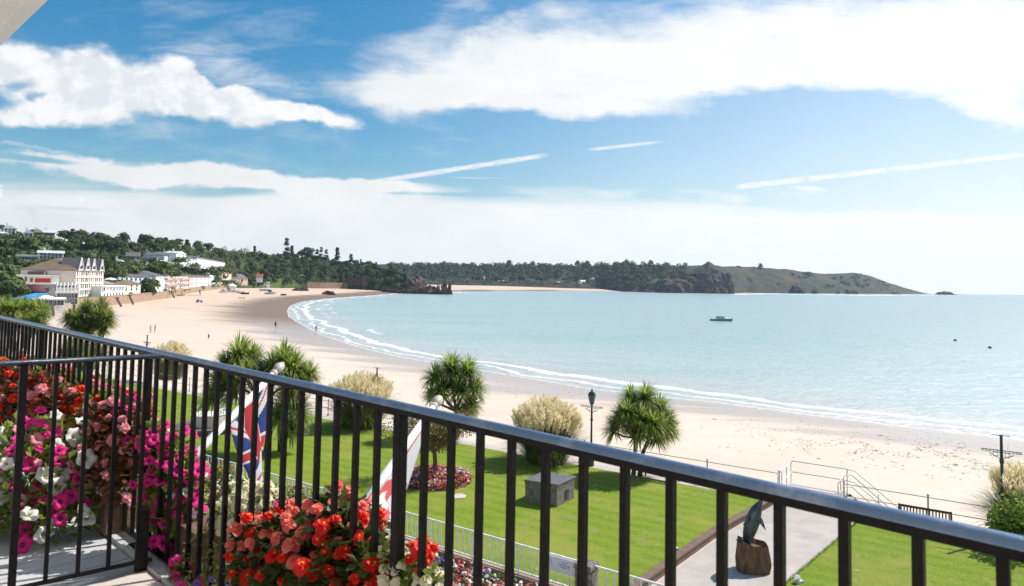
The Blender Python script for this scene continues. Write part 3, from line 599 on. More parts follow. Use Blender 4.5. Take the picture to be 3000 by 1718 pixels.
# houses on the slope
HS = [
 ('white_villa', 'long low white villa with flat roof above the hotel roof', 160, 392, 425, 372, None, 330, 330, 9, 'white_wall', 'slate', 'flat', 1, 6),
 ('white_house', 'two storey white house with pale grey roof above the brown hotel roof', 372, 632, 402, 345, 318, 345, 340, 10, 'white_wall', 'greywall', 'gable', 2, 6),
 ('cottage', 'small grey house among shrubs at the left edge', 55, 165, 462, 428, 400, 300, 305, 8, 'greywall', 'slate', 'gable', 1, 3),
 ('garden_house', 'low white gabled shed left of the red banner block', 40, 160, 700, 640, 622, 236, 236, 7, 'bluewhite', 'greywall', 'gable', 1, 1),
 ('ridge_house', 'tall white gabled house highest on the left skyline', 30, 160, 150, 100, 66, 400, 402, 10, 'white_wall', 'greywall', 'front', 2, 3),
 ('ridge_villa', 'white house at the far left edge of the skyline', -30, 92, 190, 150, 128, 392, 392, 10, 'white_wall', 'greywall', 'hip', 1, 5),
 ('ridge_cottage', 'white gabled house between trees on the left skyline', 236, 330, 182, 146, 112, 402, 402, 8, 'white_wall', 'greywall', 'front', 1, 2),
 ('ridge_bungalow', 'brown roofed bungalow on the left skyline', 320, 432, 170, 140, 110, 410, 410, 9, 'cream', 'brownroof', 'hip', 1, 4),
 ('ridge_lodge', 'white gabled house at the right end of the skyline row', 425, 545, 176, 142, 112, 415, 415, 9, 'white_wall', 'greywall', 'gable', 1, 4),
 ('terrace_house', 'white terraced building with parasols right of the four gables', 1002, 1242, 778, 680, None, 262, 270, 14, 'white_wall', 'slate', 'flat', 2, 7),
 ('gabled_house', 'cream gabled house with brown roof beside the round tree', 1150, 1395, 720, 655, 612, 292, 300, 12, 'cream', 'brownroof', 'gable', 2, 4),
 ('lane_house', 'pinkish house half hidden behind the dark tree', 985, 1085, 460, 415, 402, 330, 335, 8, 'pinkwall', 'cream', 'flat', 1, 4),
 ('slope_cottage', 'low white house right of the dark tree', 1130, 1235, 455, 428, 404, 345, 350, 8, 'white_wall', 'greywall', 'hip', 1, 4),
 ('stone_house', 'pinkish stone house with steep roof at the foot of the wood', 1252, 1390, 412, 378, 335, 400, 405, 9, 'pinkwall', 'slate', 'gable', 1, 4),
 ('blue_house', 'pale blue gabled house at the foot of the wood', 1430, 1525, 395, 362, 326, 420, 422, 9, 'bluewhite', 'slate', 'front', 2, 2),
 ('slate_house', 'small slate roofed house below the pinkish stone house', 1320, 1420, 445, 425, 408, 380, 382, 9, 'greywall', 'slate', 'hip', 1, 3),
 ('white_bungalow', 'white bungalow below the blue and white guest house', 1515, 1695, 476, 440, 414, 385, 385, 9, 'white_wall', 'greywall', 'hip', 1, 4),
 ('guest_house', 'wide white guest house with slate roof on the slope', 1630, 1950, 446, 388, 354, 420, 425, 12, 'bluewhite', 'slate', 'hip', 2, 9),
 ('guest_gable', 'pale gabled block rising above the slate roof of the guest house', 1750, 1845, 388, 352, 328, 430, 430, 7, 'white_wall', 'greywall', 'front', 1, 2),
 ('guest_annexe', 'white annexe right of the wide guest house', 1950, 2240, 478, 418, 398, 440, 452, 11, 'bluewhite', 'slate', 'hip', 2, 8),
 ('long_hotel', 'long pale blue building with grey slate roof behind the round tree', 1160, 1560, 640, 578, 540, 318, 335, 14, 'bluewhite', 'slate', 'gable', 1, 8),
 ('balcony_hotel', 'long hotel with pinkish balconies along the sea wall', 1545, 1862, 712, 572, 530, 335, 355, 16, 'white_wall', 'slate', 'gable', 3, 10),
 ('end_block', 'grey rendered end block beside the pinkish balconies', 1862, 2096, 695, 582, 556, 356, 372, 16, 'greywall', 'brownroof', 'gable', 3, 5),
 ('small_white_shop', 'white gabled shop near the slipway', 2100, 2210, 692, 650, 622, 395, 398, 9, 'white_wall', 'white_wall', 'front', 1, 2),
 ('white_tent', 'low white tent near the beached boats', 2235, 2350, 696, 672, 646, 430, 435, 9, 'white_wall', 'white_wall', 'hip', 0, 0),
 ('hill_cottage', 'small white cottage among trees left of the white bungalow', 1450, 1500, 482, 466, 452, 378, 380, 7, 'white_wall', 'greywall', 'gable', 1, 2),
 ('lane_cottage', 'small cream cottage right below the white annexe', 2120, 2180, 520, 502, 486, 440, 442, 7, 'cream', 'slate', 'gable', 1, 2),
 ('kiosk_house', 'pale house with red roof furthest right below the wood', 2545, 2610, 600, 578, 552, 560, 562, 8, 'white_wall', 'redfabric', 'gable', 1, 2),
 ('beach_hut', 'low white hut between scrub near the green store', 2620, 2680, 655, 640, 630, 600, 602, 7, 'white_wall', 'greywall', 'hip', 1, 2),
 ('garden_cottage', 'small white cottage above the long slate roof', 1700, 1770, 520, 500, 486, 400, 402, 7, 'white_wall', 'slate', 'hip', 1, 2),
 ('end_cottage', 'small pale cottage left of the orange roofed house', 2080, 2140, 570, 552, 540, 455, 457, 7, 'white_wall', 'greywall', 'gable', 1, 2),
 ('orange_house', 'low house with orange roof at the foot of the wood', 2180, 2300, 572, 552, 530, 470, 475, 9, 'cream', 'orangeroof', 'hip', 1, 4),
 ('brick_house', 'wide brown house with flat roof below the wood', 2290, 2460, 632, 600, 552, 480, 490, 9, 'pinkwall', 'slate', 'hip', 1, 5),
]
for nm, lb, x0, x1, yb, ye, yr, Y0, Y1, dp, wm, rm, rf, rw, cl in HS:
    g = bl(nm, lb, 'tent' if 'tent' in nm else 'house' if 'hotel' not in nm and 'block' not in nm else 'building', x0, x1, yb, ye, yr, Y0, Y1, dp, wm=wm, rm=rm, roof=rf, rows=rw, cols=cl, ww=1.3, wh=1.3, bury=1.2 if yb < 560 else 4, chim=1 if rf in ('gable', 'hip', 'front') and 'tent' not in nm and 'shop' not in nm else 0)
    if nm == 'balcony_hotel':
        A, B = g[1], g[2]; d = (B-A).normalized(); n = Vector((d.y, -d.x)); L = (B-A).length; H = g[6]-g[5]
        for k in range(3):
            for j in range(2):
                mb = MB(); c = A+d*L*(.42+.46*j-.02*j)+n*.7; mb.box((c.x, c.y, g[5]+H*(k+.95)/3-1.6), (L*.40, 1.4, 1.1), math.atan2(d.y, d.x)); mb.build('balcony', ['pinkwall'], g[0])
# parasols on the terrace right of the four gables
tm = MB(); tm.tube([(0, 0, 0), (0, 0, 2.3)], .04, 6); pr = thing('parasol', 'white parasol on the terrace right of the hotel', 'parasol', (0, 0, 0), 'parasols on the hotel terrace'); tm.build('pole', ['white_paint'], pr)
tm = MB(); tm.tube_rings([(0, 0, 2.0, 1.6), (0, 0, 2.5, .8), (0, 0, 2.75, .05)], 8); tm.build('parasol_canopy', ['white_wall'], pr)
for k, (x, y) in enumerate([(1070, 640), (1095, 636), (1118, 640), (1060, 760), (1100, 766), (1150, 768)]):
    q = Q(X3(x), zb(0, y+22), 262 if y > 700 else 268); o = pr if k == 0 else copy_tree(pr); o.location = q
    o['label'] = 'white parasol, %s of three, %s' % (('leftmost', 'middle', 'rightmost')[k % 3], 'on the flat roof right of the four gables' if y < 700 else 'before the terraced white building')
# far houses across the bay
for k, (x, y, w, h, lb) in enumerate([(1410, 815, 10, 8, 'white cottages above the far beach'), (1425, 813, 14, 8, 'white low house above the far beach near the middle'), (1480, 824, 26, 8, 'long pale house at the back of the far beach'),
     (1340, 795, 26, 10, 'pale house on the far wooded skyline'), (1648, 828, 22, 9, 'pale house right at the far beach end'), (1712, 826, 18, 16, 'tall white house at the far beach end'), (1745, 818, 10, 14, 'small white tower house above the far beach end'), (1690, 836, 30, 8, 'low white beach cafe at the far beach end'), (1790, 838, 24, 8, 'grey roofed hut beside the far cliffs'), (1317, 828, 6, 20, 'slim white tower at the back of the far beach')]):
    u_ = U_of(x); Yh = 1420.
    while Yh < 1640 and float(hillR(np.array([u_]), np.array([Yh]))[0][0]) < Q(x, y+h*.5, Yh).z: Yh += 10
    block('far_house' if w > 8 else 'far_tower', lb, 'house' if w > 8 else 'tower', (x-w/2, Yh), (x+w/2, Yh+25), 8, y+h*.5, y, y-h*.3, roof='gable' if w > 8 else 'hip', wm='white_wall', rm='greywall', rows=1, cols=2, ww=1.5, wh=1.4, bury=3, chim=0)
# ------------------------------------------------------------------ sea wall of the bay
def strip_wall(name, label, cat, pts, z0, z1, th, m, group=None, cap=None):
    root = thing(name, label, cat, (pts[0][0], pts[0][1], z0), group); mb = MB(); cp = MB()
    for (x0, y0), (x1, y1) in zip(pts[:-1], pts[1:]):
        mb.beam((x0, y0, (z0+z1)/2), (x1, y1, (z0+z1)/2), th, z1-z0)
        cp.beam((x0, y0, z1+.08), (x1, y1, z1+.08), th+.2, .16)
    mb.build('wall_face', [m], root); cp.build('wall_coping', [cap or m], root); return root
us = np.linspace(U_of(-700), U_of(690), 60); pts = [(u*(np.interp(u, lu, ld0)-1.2), np.interp(u, lu, ld0)-1.2) for u in us]
strip_wall('sea_wall', 'tan stone sea wall curving along the back of the beach', 'sea wall', pts, 1.0, 6.1, .8, 'stonewall')
us = np.linspace(U_of(900), U_of(1024), 8); strip_wall('beach_wall', 'low ochre wall at the back of the beach below the wood', 'wall', [(u*(np.interp(u, lu, ld0)-1.5), np.interp(u, lu, ld0)-1.5) for u in us], 2.0, 9.5, 1, 'stonewall')
us = np.linspace(U_of(1021), U_of(1068), 4); strip_wall('dark_wall', 'dark stone bastion wall at the end of the beach', 'wall', [(u*(np.interp(u, lu, ld0)-4), np.interp(u, lu, ld0)-4) for u in us], 2.0, 15, 3, 'rock')
for k, (x, yt, yb_, Y, sl) in enumerate([(217, 895, 918, 208, .0), (158, 900, 921, 200, .5), (355, 878, 895, 266, 1.6), (390, 871, 888, 282, 1.4), (510, 858, 871, 372, 1.5), (585, 854, 866, 455, 0)]):
    a_ = Q(x, yt, Y-2); b_ = Q(x+3, yb_, Y-3.5); b_.z = max(2.4, min(b_.z, 3.2)); root = thing('groyne', ['upright timber ladder against the sea wall behind the palms', 'leaning timber prop below the beach restaurant', 'dark slanting timber ramp below the terraced house', 'second dark slanting timber right of the first', 'dark timber prop below the long balcony hotel', 'short upright timber at the far end of the sea wall'][k], 'timber groyne', tuple(b_), 'timbers against the sea wall')
    mb = MB(); mb.beam(a_+Vector((-sl, 0, .2)), b_+Vector((0, -.6, -.4)), .7, .35); mb.build('timber', ['darkwood'], root)
    mb = MB(); mb.beam(a_+Vector((-sl-.9, 0, .6)), a_+Vector((-sl+.9, 0, .6)), .35); mb.build('cross_beam', ['darkwood'], root)
# ------------------------------------------------------------------ far trees
def crown(seed, R0=(3.6, 3.6, 3.2), zc=5.2, n=15, q=26, sz=.62, kind='round'):
    random.seed(seed); mb = MB()
    for k in range(n):
        if kind == 'pine': h = U(0, 1); c = Vector((U(-1, 1)*R0[0]*(1.05-h)*.8, U(-1, 1)*R0[1]*(1.05-h)*.8, zc-R0[2]+h*2*R0[2])); r = Vector((1.5, 1.5, 1.0))*U(.7, 1.2)
        else: dd = rdir(); c = Vector((dd.x*R0[0]*.62, dd.y*R0[1]*.62, zc+dd.z*R0[2]*.6)); r = Vector((1.7, 1.7, 1.35))*U(.7, 1.25)
        tone = random.random()
        vs = []; fs = []                                    # dark core lump of the clump
        for i in range(q):
            e = rdir(); e.z = abs(e.z)*.9-.25 if random.random() < .8 else e.z; p = Vector((c.x+e.x*r.x, c.y+e.y*r.y, c.z+e.z*r.z))
            nn = (e+rdir()*.6).normalized(); x = nn.cross(rdir()).normalized(); y = nn.cross(x); s_ = sz*U(.6, 1.3)
            mb.add([p-x*s_*.6-y*s_*.3, p+x*s_*.6-y*s_*.4, p+x*s_*.25+y*s_*.6, p-x*s_*.4+y*s_*.5], [(0, 1, 2, 3)], 0, min(1, max(0, tone*.7+U(0, .3))))
    mb.tube([(0, 0, -2), (.1, 0, zc*.5), (0, .1, zc)], [.35, .28, .15], 6, 1)
    return mb
tm_round = [crown(100+i, (3.9, 3.9, 3.0+.4*(i % 2)), 5.0, 22, 46).mesh('oak_crown', ['treea', 'bark']) for i in range(4)]
tm_pine = [crown(200+i, (2.9, 2.9, 5.2), 7.2, 36, 30, .6, 'pine').mesh('pine_crown', ['treec', 'bark']) for i in range(3)]
tm_scrub = [crown(300+i, (3.6, 3.6, 2.0), 2.4, 14, 40, .6).mesh('scrub_crown', ['treeb', 'bark']) for i in range(3)]
random.seed(11)
build_boxes = [(X3(h[2])-2, X3(h[3])+2, zb(0, h[6] or h[5])-2, zb(0, h[4])+1, min(h[7], h[8])) for h in HS]+[(215, 300, 755, 880, 246), (78, 218, 758, 860, 250), (40, 175, 800, 900, 200)]
CI = MC3.inverted()
def proj(p): 
    q = CI @ (Vector(p)-Vector((0, 0, CAMZ))); return (1500+2000*q.x/-q.z, 718-2000*q.y/-q.z)
def hits_building(p, h):
    x, y = proj(p); s_ = 2000/p.y
    for x0, x1, y0, y1, Y in build_boxes:
        if p.y < Y+14 and x+4.0*s_ > x0 and x-4.0*s_ < x1 and y > y0 and y-h*s_ < y1 and p.y > 195:
            if p.y > Y-2 and p.y < Y+14 : return True
            if p.y <= Y-2: return True
    return False
def ht(mesh_list, name, label, cat, group, p, sc):
    o = bpy.data.objects.new(name, random.choice(mesh_list)); COL.objects.link(o); o.location = p; o.rotation_euler = (0, 0, U(0, 6.28)); o.scale = (sc*U(.9, 1.1), sc*U(.9, 1.1), sc*U(.85, 1.15)); tag(o, label, cat, group); return o
cnt = 0; tries = 0
Ur = U_of(1205)
placed = []
while cnt < 262 and tries < 9000:
    tries += 1; px = U(-40, 1200); u_ = U_of(px)
    d0 = np.interp(u_, lu, ld0); d1 = np.interp(u_, ru, rd)
    wood = px > 640; t_ = U(.30, 1.02)**.8 if not wood else U(.02, 1.02)
    if px < 190 and t_ > .45 and random.random() < .75: continue
    Y = d0+(d1-d0)*t_
    if any((Y-b)**2+(u_*Y-a)**2 < (4.6 if not wood else 5.5)**2 for a, b in placed): continue
    z = float(hillL(u_, Y)); p = Vector((u_*Y, Y, z-.8)); sc = U(.85, 1.25)
    if hits_building(p, 8*sc): continue
    placed.append((p.x, p.y)); cnt += 1
    LM = [(60, 'above the banner block at the left edge'), (120, 'behind the low white villa'), (190, 'above the two storey white house'), (250, 'behind the four steep gables'), (310, 'behind the tall evergreen by the gables'), (365, 'around the pinkish stone house'), (420, 'around the pale blue gabled house'), (480, 'above the left of the guest house'), (540, 'above the right of the guest house'), (600, 'above the white annexe'), (660, 'above the orange roofed house'),
          (720, 'above the brown flat house'), (780, 'left of the lone tall pine'), (835, 'just left of the lone tall pine'), (890, 'right of the lone tall pine'), (950, 'below the ragged skyline pines'), (1010, 'above the low ochre wall'), (1060, 'above the dark bastion wall'), (1120, 'behind the red waterline rocks'), (1300, 'beside the pointed rocky outcrop')]
    at_ = next(w_ for x_, w_ in LM if px < x_); lv = ('foot', 'lower half', 'upper half', 'crest')[min(3, int(t_*4))]
    if wood and random.random() < .18: ht(tm_pine, 'pine_tree', 'dark pine, %s of wood %s' % (lv, at_), 'pine', 'pines of the steep wood', p, sc)
    elif t_ < .5 and not wood: ht(tm_scrub, 'shrub_tree', 'low olive tree, %s of slope %s' % (lv, at_), 'tree', 'low trees between the slope houses', p, sc*.9)
    else: ht(tm_round, 'wood_tree', 'round tree, %s of hillside %s' % (lv, at_), 'tree', 'trees of the wooded hillside', p, sc*(1.1 if wood else 1))
# ridge-line trees that stand out one by one
for k, (px, py, h, kind, lb) in enumerate([(205, 702, 15, 'pine', 'dark pointed conifer first on the left skyline wood'), (232, 700, 12, 'round', 'dark tree just right of the pointed conifer'), (280, 702, 12, 'round', 'broad tree left of the skyline dip'), (358, 706, 14, 'pine', 'tall dark skyline conifer above the wide guest house left side'),
      (420, 708, 13, 'round', 'dark skyline tree above the stone house'), (480, 712, 14, 'pine', 'skyline conifer above the guest house gable'), (543, 712, 15, 'pine', 'skyline pine with a flat top above the guest house'), (636, 722, 15, 'round', 'dark clump opening the far part of the skyline wood'), (680, 724, 14, 'round', 'second dark clump of the far skyline wood'),
      (742, 728, 14, 'pine', 'thick skyline conifer before the lone pine'), (836, 738, 26, 'pine', 'lone tall pine rising highest over the wood'), (852, 745, 18, 'pine', 'pine close beside the lone tall pine'), (898, 752, 20, 'round', 'heavy dark pine crown on the wood skyline'), (938, 758, 19, 'pine', 'ragged pine right of the heavy dark crown'), (985, 764, 22, 'pine', 'tall ragged pine where the wood starts to fall'), (1055, 786, 13, 'pine', 'short pointed pine on the falling skyline'), (1100, 790, 12, 'pine', 'small pine near the end of the wood'), (1157, 800, 12, 'round', 'last round pine above the rocky point'), (45, 700, 7, 'round', 'tree between the white gabled houses on the skyline'), (95, 700, 7, 'round', 'bushy tree behind the skyline houses'), (272/3.39, 705, 8, 'round', 'dark tree before the skyline cottage')]):
    u_ = U_of(px); Y = float(np.interp(u_, ru, rd))-8; z = float(hillL(u_, Y)); p = Vector((u_*Y, Y, z-1))
    o = ht(tm_pine if kind == 'pine' else tm_round, 'skyline_pine' if kind == 'pine' else 'skyline_tree', lb, 'tree', None, p, 1); hh = 12.5 if kind == 'pine' else 8.3; o.scale = (h/hh*(.8 if kind == 'pine' else 1),)*2+(h/hh,)
for k, (x, y, Y, h, lb, me) in enumerate([(1095, 600, 300, 17, 'tall dark evergreen tree right of the four gables', tm_round[0]), (1045, 600, 296, 12, 'dark bushy tree touching the right end of the gabled hotel', tm_round[1]), (1478, 690, 286, 10, 'round dark tree beside the brown roofed house', tm_round[2]), (1490, 725, 280, 4.5, 'small bright green bush below the round dark tree', tm_scrub[0]),
      (1210, 520, 340, 8, 'olive tree behind the long pale blue building', tm_scrub[1]), (1290, 500, 340, 8, 'olive bush behind the slate roofed building', tm_scrub[2]), (1600, 500, 372, 8, 'dark bush below the white bungalow', tm_scrub[0]), (60, 560, 262, 9, 'olive green tree at the left edge behind the banner block', tm_scrub[1]), (130, 470, 290, 8, 'green bush above the banner block at far left', tm_round[3]), (20, 660, 215, 9, 'bright green bush at the left edge beside the white shed', tm_scrub[2]), (150, 705, 214, 6, 'light green bush before the cream lower storey', tm_scrub[0]),
      (2130, 620, 400, 9, 'green bush mass behind the white gabled shop', tm_scrub[1]), (2200, 600, 440, 9, 'green tree right of the grey end block', tm_round[0]), (2300, 650, 470, 7, 'low green scrub before the brown house', tm_scrub[2]), (2240, 480, 450, 10, 'bright leafy tree right of the white annexe', tm_scrub[0])]):
    Y = max(Y, float(np.interp(U_of(X3(x)), lu, ld0))+3.5); p = Q(X3(x), zb(0, y), Y); p.z = p.z-h*.45; o = ht([me], 'village_tree', lb, 'tree', None, p, 1); hh = 8.3 if me in tm_round else 4.6; o.scale = (h/hh,)*3
def mass(name, label, cat, pts, q, sz, m, seed):
    random.seed(seed); mb = MB()
    for p, r, hgt in pts:
        tone = random.random()
        for i in range(q):
            e = rdir(); e.z = abs(e.z); s_ = sz*r*U(.6, 1.3); c = Vector((p.x+e.x*r, p.y+e.y*r, p.z+e.z*hgt))
            nn = (e+rdir()*.5).normalized(); x = nn.cross(rdir()).normalized(); y = nn.cross(x)
            mb.add([c-x*s_*.6-y*s_*.4, c+x*s_*.6-y*s_*.4, c+x*s_*.3+y*s_*.6, c-x*s_*.4+y*s_*.5], [(0, 1, 2, 3)], 0, min(1, tone*.7+U(0, .3)))
    o = mb.build(name, [m]); tag(o, label, cat, kind='stuff'); return o
for k_o in [o_ for o_ in bpy.data.objects if o_.name.startswith('skyline_pine')][:4]: k_o.scale = (k_o.scale.x, k_o.scale.y, k_o.scale.z*.72)
random.seed(5); pts = []
while len(pts) < 900:
    px = U(330, 1208); u_ = U_of(px); d0 = np.interp(u_, lu, ld0); d1 = np.interp(u_, ru, rd); wood = px > 640; t_ = U(.0, 1.0) if wood else U(.45, 1.0); Y = d0+(d1-d0)*t_; p = Vector((u_*Y, Y, float(hillL(u_, Y))-1))
    if hits_building(p, 7): continue
    pts.append((p, U(3, 5), U(4.5, 7.5)*(1 if px < 1000 else .8)))
mass('woodland', 'dark green wood covering the hillside behind the bay', 'woodland', pts, 80, .24, 'treea', 21)
pts = []
while len(pts) < 900:
    px = U(-60, 700); u_ = U_of(px); d0 = np.interp(u_, lu, ld0); d1 = np.interp(u_, ru, rd); t_ = U(.05, .98); Y = d0+(d1-d0)*t_; p = Vector((u_*Y, Y, float(hillL(u_, Y))-.5))
    if hits_building(p, 3): continue
    pts.append((p, U(1.6, 3), U(1.5, 3)))
for h_ in HS:                                       # garden bushes along the foot of each slope house
    if h_[4] > 560: continue
    for k in range(14):
        x_ = U(h_[2]-14, h_[3]+20)/3.39; Y_ = min(h_[7], h_[8])-U(2, 7); q_ = Q(x_, zb(0, h_[4]+U(-1, 9)), Y_); pts.append((Vector((q_.x, q_.y, q_.z-2.6)), U(1.4, 2.6), U(2.2, 3.2)))
mass('scrub', 'low green scrub and hedges between the slope houses', 'scrub', pts, 26, .42, 'treeb', 22)
pts = []
while len(pts) < 1500:
    px = U(1135, 2010); u_ = U_of(px); d0 = np.interp(u_, fu, fd0); d1 = np.interp(u_, gu, gd); t_ = U(.03, 1.02); Y = d0+(d1-d0)*t_
    if px > 1850 and random.random() < (px-1850)/230: continue
    z = float(hillR(np.array([u_]), np.array([Y]))[0][0]); r = U(4, 8) if t_ > .18 or px > 1800 else U(2, 4); pts.append((Vector((u_*Y, Y, z-1)), r, r*U(1.0, 1.5)))
for px, s_ in ((1490, 11), (1690, 9), (1720, 9), (1835, 9), (1905, 8), (1300, 7), (1560, 8), (2228, 8)):
    u_ = U_of(px); Y = float(np.interp(u_, gu, gd))-5; z = float(hillR(np.array([u_]), np.array([Y]))[0][0]); [pts.append((Vector((u_*Y+U(-2, 2), Y, z+2)), s_*U(.5, .8), s_*U(.9, 1.3))) for _ in range(5)]
mass('far_woodland', 'blue green wood across the bay above the far beach', 'woodland', pts, 60, .28, 'fartree', 23)
pts = []
for k in range(200):
    px = U(2150, 2600); u_ = U_of(px); d0 = np.interp(u_, fu, fd0); d1 = np.interp(u_, gu, gd); t_ = U(.1, 1.0)
    if fbm(np.array([u_*60]), np.array([t_*4.]), 1.5, 7)[0] < .1: continue
    Y = d0+(d1-d0)*t_; z = float(hillR(np.array([u_]), np.array([Y]))[0][0]); r = U(3, 7); pts.append((Vector((u_*Y, Y, z-1)), r, r*.8))
mass('heath_scrub', 'dark gorse patches on the brown headland', 'scrub', pts, 30, .4, 'fartree', 24)
# ------------------------------------------------------------------ rocks
def rock(name, label, c, r, seed, m='rock', group=None, sub=4, rough=.45, spike=0):
    bm = bmesh.new(); bmesh.ops.create_icosphere(bm, subdivisions=sub, radius=1)
    for v in bm.verts:
        p = v.co.copy(); k = mnoise.fractal(p*1.6+Vector((seed, 0, 0)), 1, 2, 5)+.5*abs(mnoise.noise(p*4+Vector((0, seed, 0))))
        q = p*(1+rough*k); 
        if spike and q.z > 0: q.z *= 1+spike*max(0, mnoise.noise(Vector((p.x*2.5, p.y*2.5, seed)))+.2)
        v.co = Vector((q.x*r[0], q.y*r[1], q.z*r[2]))
    me = bpy.data.meshes.new(name); bm.to_mesh(me); bm.free(); me.materials.append(M[m]); o = bpy.data.objects.new(name, me); COL.objects.link(o); o.location = c; tag(o, label, 'rock', group); return o
def rk(name, lb, x0, x1, yt, yb_, Y, seed, spike=0, rough=.45, group=None, dy=1.0):
    c = Q((x0+x1)/2, yb_, Y); t_ = Q((x0+x1)/2, yt, Y); w_ = (x1-x0)*Y/2000/2; return rock(name, lb, (c.x, c.y, c.z), (w_*.85, w_*dy, (t_.z-c.z)*.9), seed, spike=spike, rough=rough, group=group)
rk('rocky_point', 'pointed brown granite outcrop at the end of the wooded point', 1178, 1258, 812, 852, 745, 3, dy=.8, rough=.35)
rk('rocky_shelf', 'low dark rock shelf at the foot of the pointed outcrop', 1165, 1275, 843, 860, 720, 4, .8, dy=.3)
rk('rock_reef', 'low red brown reef running out from the point', 1230, 1300, 846, 860, 722, 8, 1.2, dy=.3)
rk('rock_pinnacle', 'jagged dark pinnacle rocks at the tip of the reef', 1288, 1326, 842, 859, 715, 9, 2.2, .6, dy=.5)
rk('rock_tooth', 'small pointed rock beside the jagged pinnacles', 1276, 1290, 845, 859, 717, 12, 1.5, .6)
rk('red_rocks', 'low reddish rocks at the waterline below the dark wall', 1115, 1180, 848, 858, 735, 14, .6, dy=.3)
rk('beach_rock', 'dark brown rock mound on the beach by the wood', 855, 905, 842, 853, 640, 5, .3, .4, dy=.5)
rk('flat_rock', 'flat dark rock slab on the wet sand', 940, 985, 853, 863, 560, 6, .2, .4, dy=.4)
rk('sea_stack', 'dark rounded sea rock off the tip of the headland', 2745, 2796, 856, 864, 2050, 7, .5, dy=.6)
for k, (x0, x1, yt, yb_, Y, lb) in enumerate([(2312, 2352, 840, 859, 1560, 'pointed dark rock at the headland cove'), (2378, 2396, 852, 860, 1600, 'small dark rock in the surf of the headland'), (2476, 2510, 852, 863, 1700, 'dark double rock in the surf near the headland middle'), (2446, 2460, 857, 863, 1690, 'tiny rock left of the dark double rock'), (2600, 2640, 858, 863, 1950, 'low dark rocks at the foot of the headland slope')]):
    rk('surf_rock', lb, x0, x1, yt, yb_, Y, 30+k, .6, .5, group='rocks in the headland surf')
def clf(name, lb, x0, x1, yt, yb_, Y, seed, dy): return rk(name, lb, x0, x1, yt, yb_, Y, seed, 0, .28, dy=dy)
clf('cliff_tower', 'tall dark granite cliff face dropping into the bay', 1998, 2140, 792, 868, 1262, 41, .5); clf('cliff_stack', 'split dark cliff stack at the right end of the cliff', 2106, 2152, 796, 866, 1262, 43, .8); clf('cliff_shoulder', 'dark broken cliff left of the tall cliff face', 1900, 2040, 810, 866, 1228, 45, .5)
# surf along the headland
mb = MB()
for k in range(150):
    px = U(2150, 2880); py = np.interp(px, [2150, 2250, 2400, 2560, 2760, 2880], [863, 862, 864, 866, 865.5, 865])+U(-1.2, .8); q = P(px, py, .06); w_ = U(6, 24); mb.add([(q.x-w_, q.y-U(2, 8), .06), (q.x+w_, q.y-U(2, 8), .07), (q.x+w_*.7, q.y+U(4, 16), .06), (q.x-w_*.7, q.y+U(4, 16), .07)], [(0, 1, 2, 3)])
tag(mb.build('surf', ['white_wall']), 'white surf along the foot of the headland', 'surf', kind='stuff')
# ------------------------------------------------------------------ on the beach and the water
def sandz(x, y):
    sd = float(pdist(np.array([x]), np.array([y]), SH)[0]); ins = bool(inside(np.array([x]), np.array([y]), seapoly)[0]); return 0 if ins else 3.3*sd/(sd+26)
def onbeach(px, py):
    z = 1.5
    for _ in range(12): q = P(px, py, z); z = .5*z+.5*sandz(q.x, q.y)
    q = P(px, py, z); return q
def person(label, q, rz=0, pose='stand', top='clothdark', sc=1):
    J = {'stand': [((0, 0, .95), .13), ((0, 0, 1.2), .14), ((0, 0, 1.42), .13), ((0, 0, 1.52), .055), ((0, 0, 1.6), .09), ((0, .01, 1.70), .095),
                   ((-.18, 0, 1.40), .06), ((-.25, 0, 1.12), .045), ((-.24, .08, .88), .035), ((.18, 0, 1.40), .06), ((.25, .03, 1.12), .045), ((.26, .12, .90), .035),
                   ((-.1, 0, .85), .09), ((-.11, .04, .48), .065), ((-.12, -.02, .07), .045), ((-.12, .12, .03), .035), ((.1, 0, .85), .09), ((.12, .12, .48), .065), ((.13, .1, .07), .045), ((.13, .24, .03), .035)]}[pose]
    E_ = [(0, 1), (1, 2), (2, 3), (3, 4), (4, 5), (2, 6), (6, 7), (7, 8), (2, 9), (9, 10), (10, 11), (0, 12), (12, 13), (13, 14), (14, 15), (0, 16), (16, 17), (17, 18), (18, 19)]
    me = bpy.data.meshes.new('person'); me.from_pydata([j[0] for j in J], E_, []); me.materials.append(M['skin']); o = bpy.data.objects.new('person', me); COL.objects.link(o)
    sk = o.modifiers.new('skin', 'SKIN'); 
    for i, j in enumerate(J): me.skin_vertices[0].data[i].radius = (j[1], j[1]*.8)
    me.skin_vertices[0].data[0].use_root = True; o.modifiers.new('sub', 'SUBSURF').levels = 1
    o.location = q; o.rotation_euler = (0, 0, rz); o.scale = (sc,)*3; tag(o, label, 'person')
    c = MB(); c.tube([(0, 0, .72), (0, 0, .95), (0, 0, 1.2), (0, 0, 1.43), (0, 0, 1.47)], [.17, .165, .165, .20, .1], 10, sy=.75); co_ = c.build('clothes', [top], o, True, local=True)
    c = MB(); c.tube([(0, -.02, 1.66), (0, -.02, 1.76), (0, -.01, 1.815)], [.10, .105, .05], 8); c.build('hair', ['darkwood'], o, True, local=True)
    return o
person('person in pale top walking on the sand left of the plumed grass', onbeach(441, 976), 1, top='clothpale')
person('person in dark clothes walking beside the one in the pale top', onbeach(454, 974), 2)
person('person crouched small and dark alone on the dry sand', onbeach(611, 997), 0, sc=.75)
person('tall dark figure standing at the wet sand edge', onbeach(807, 965), .5, sc=1.25)
person('dark figure wading in the shallow foam', onbeach(926, 973), 2.5, sc=1.1)
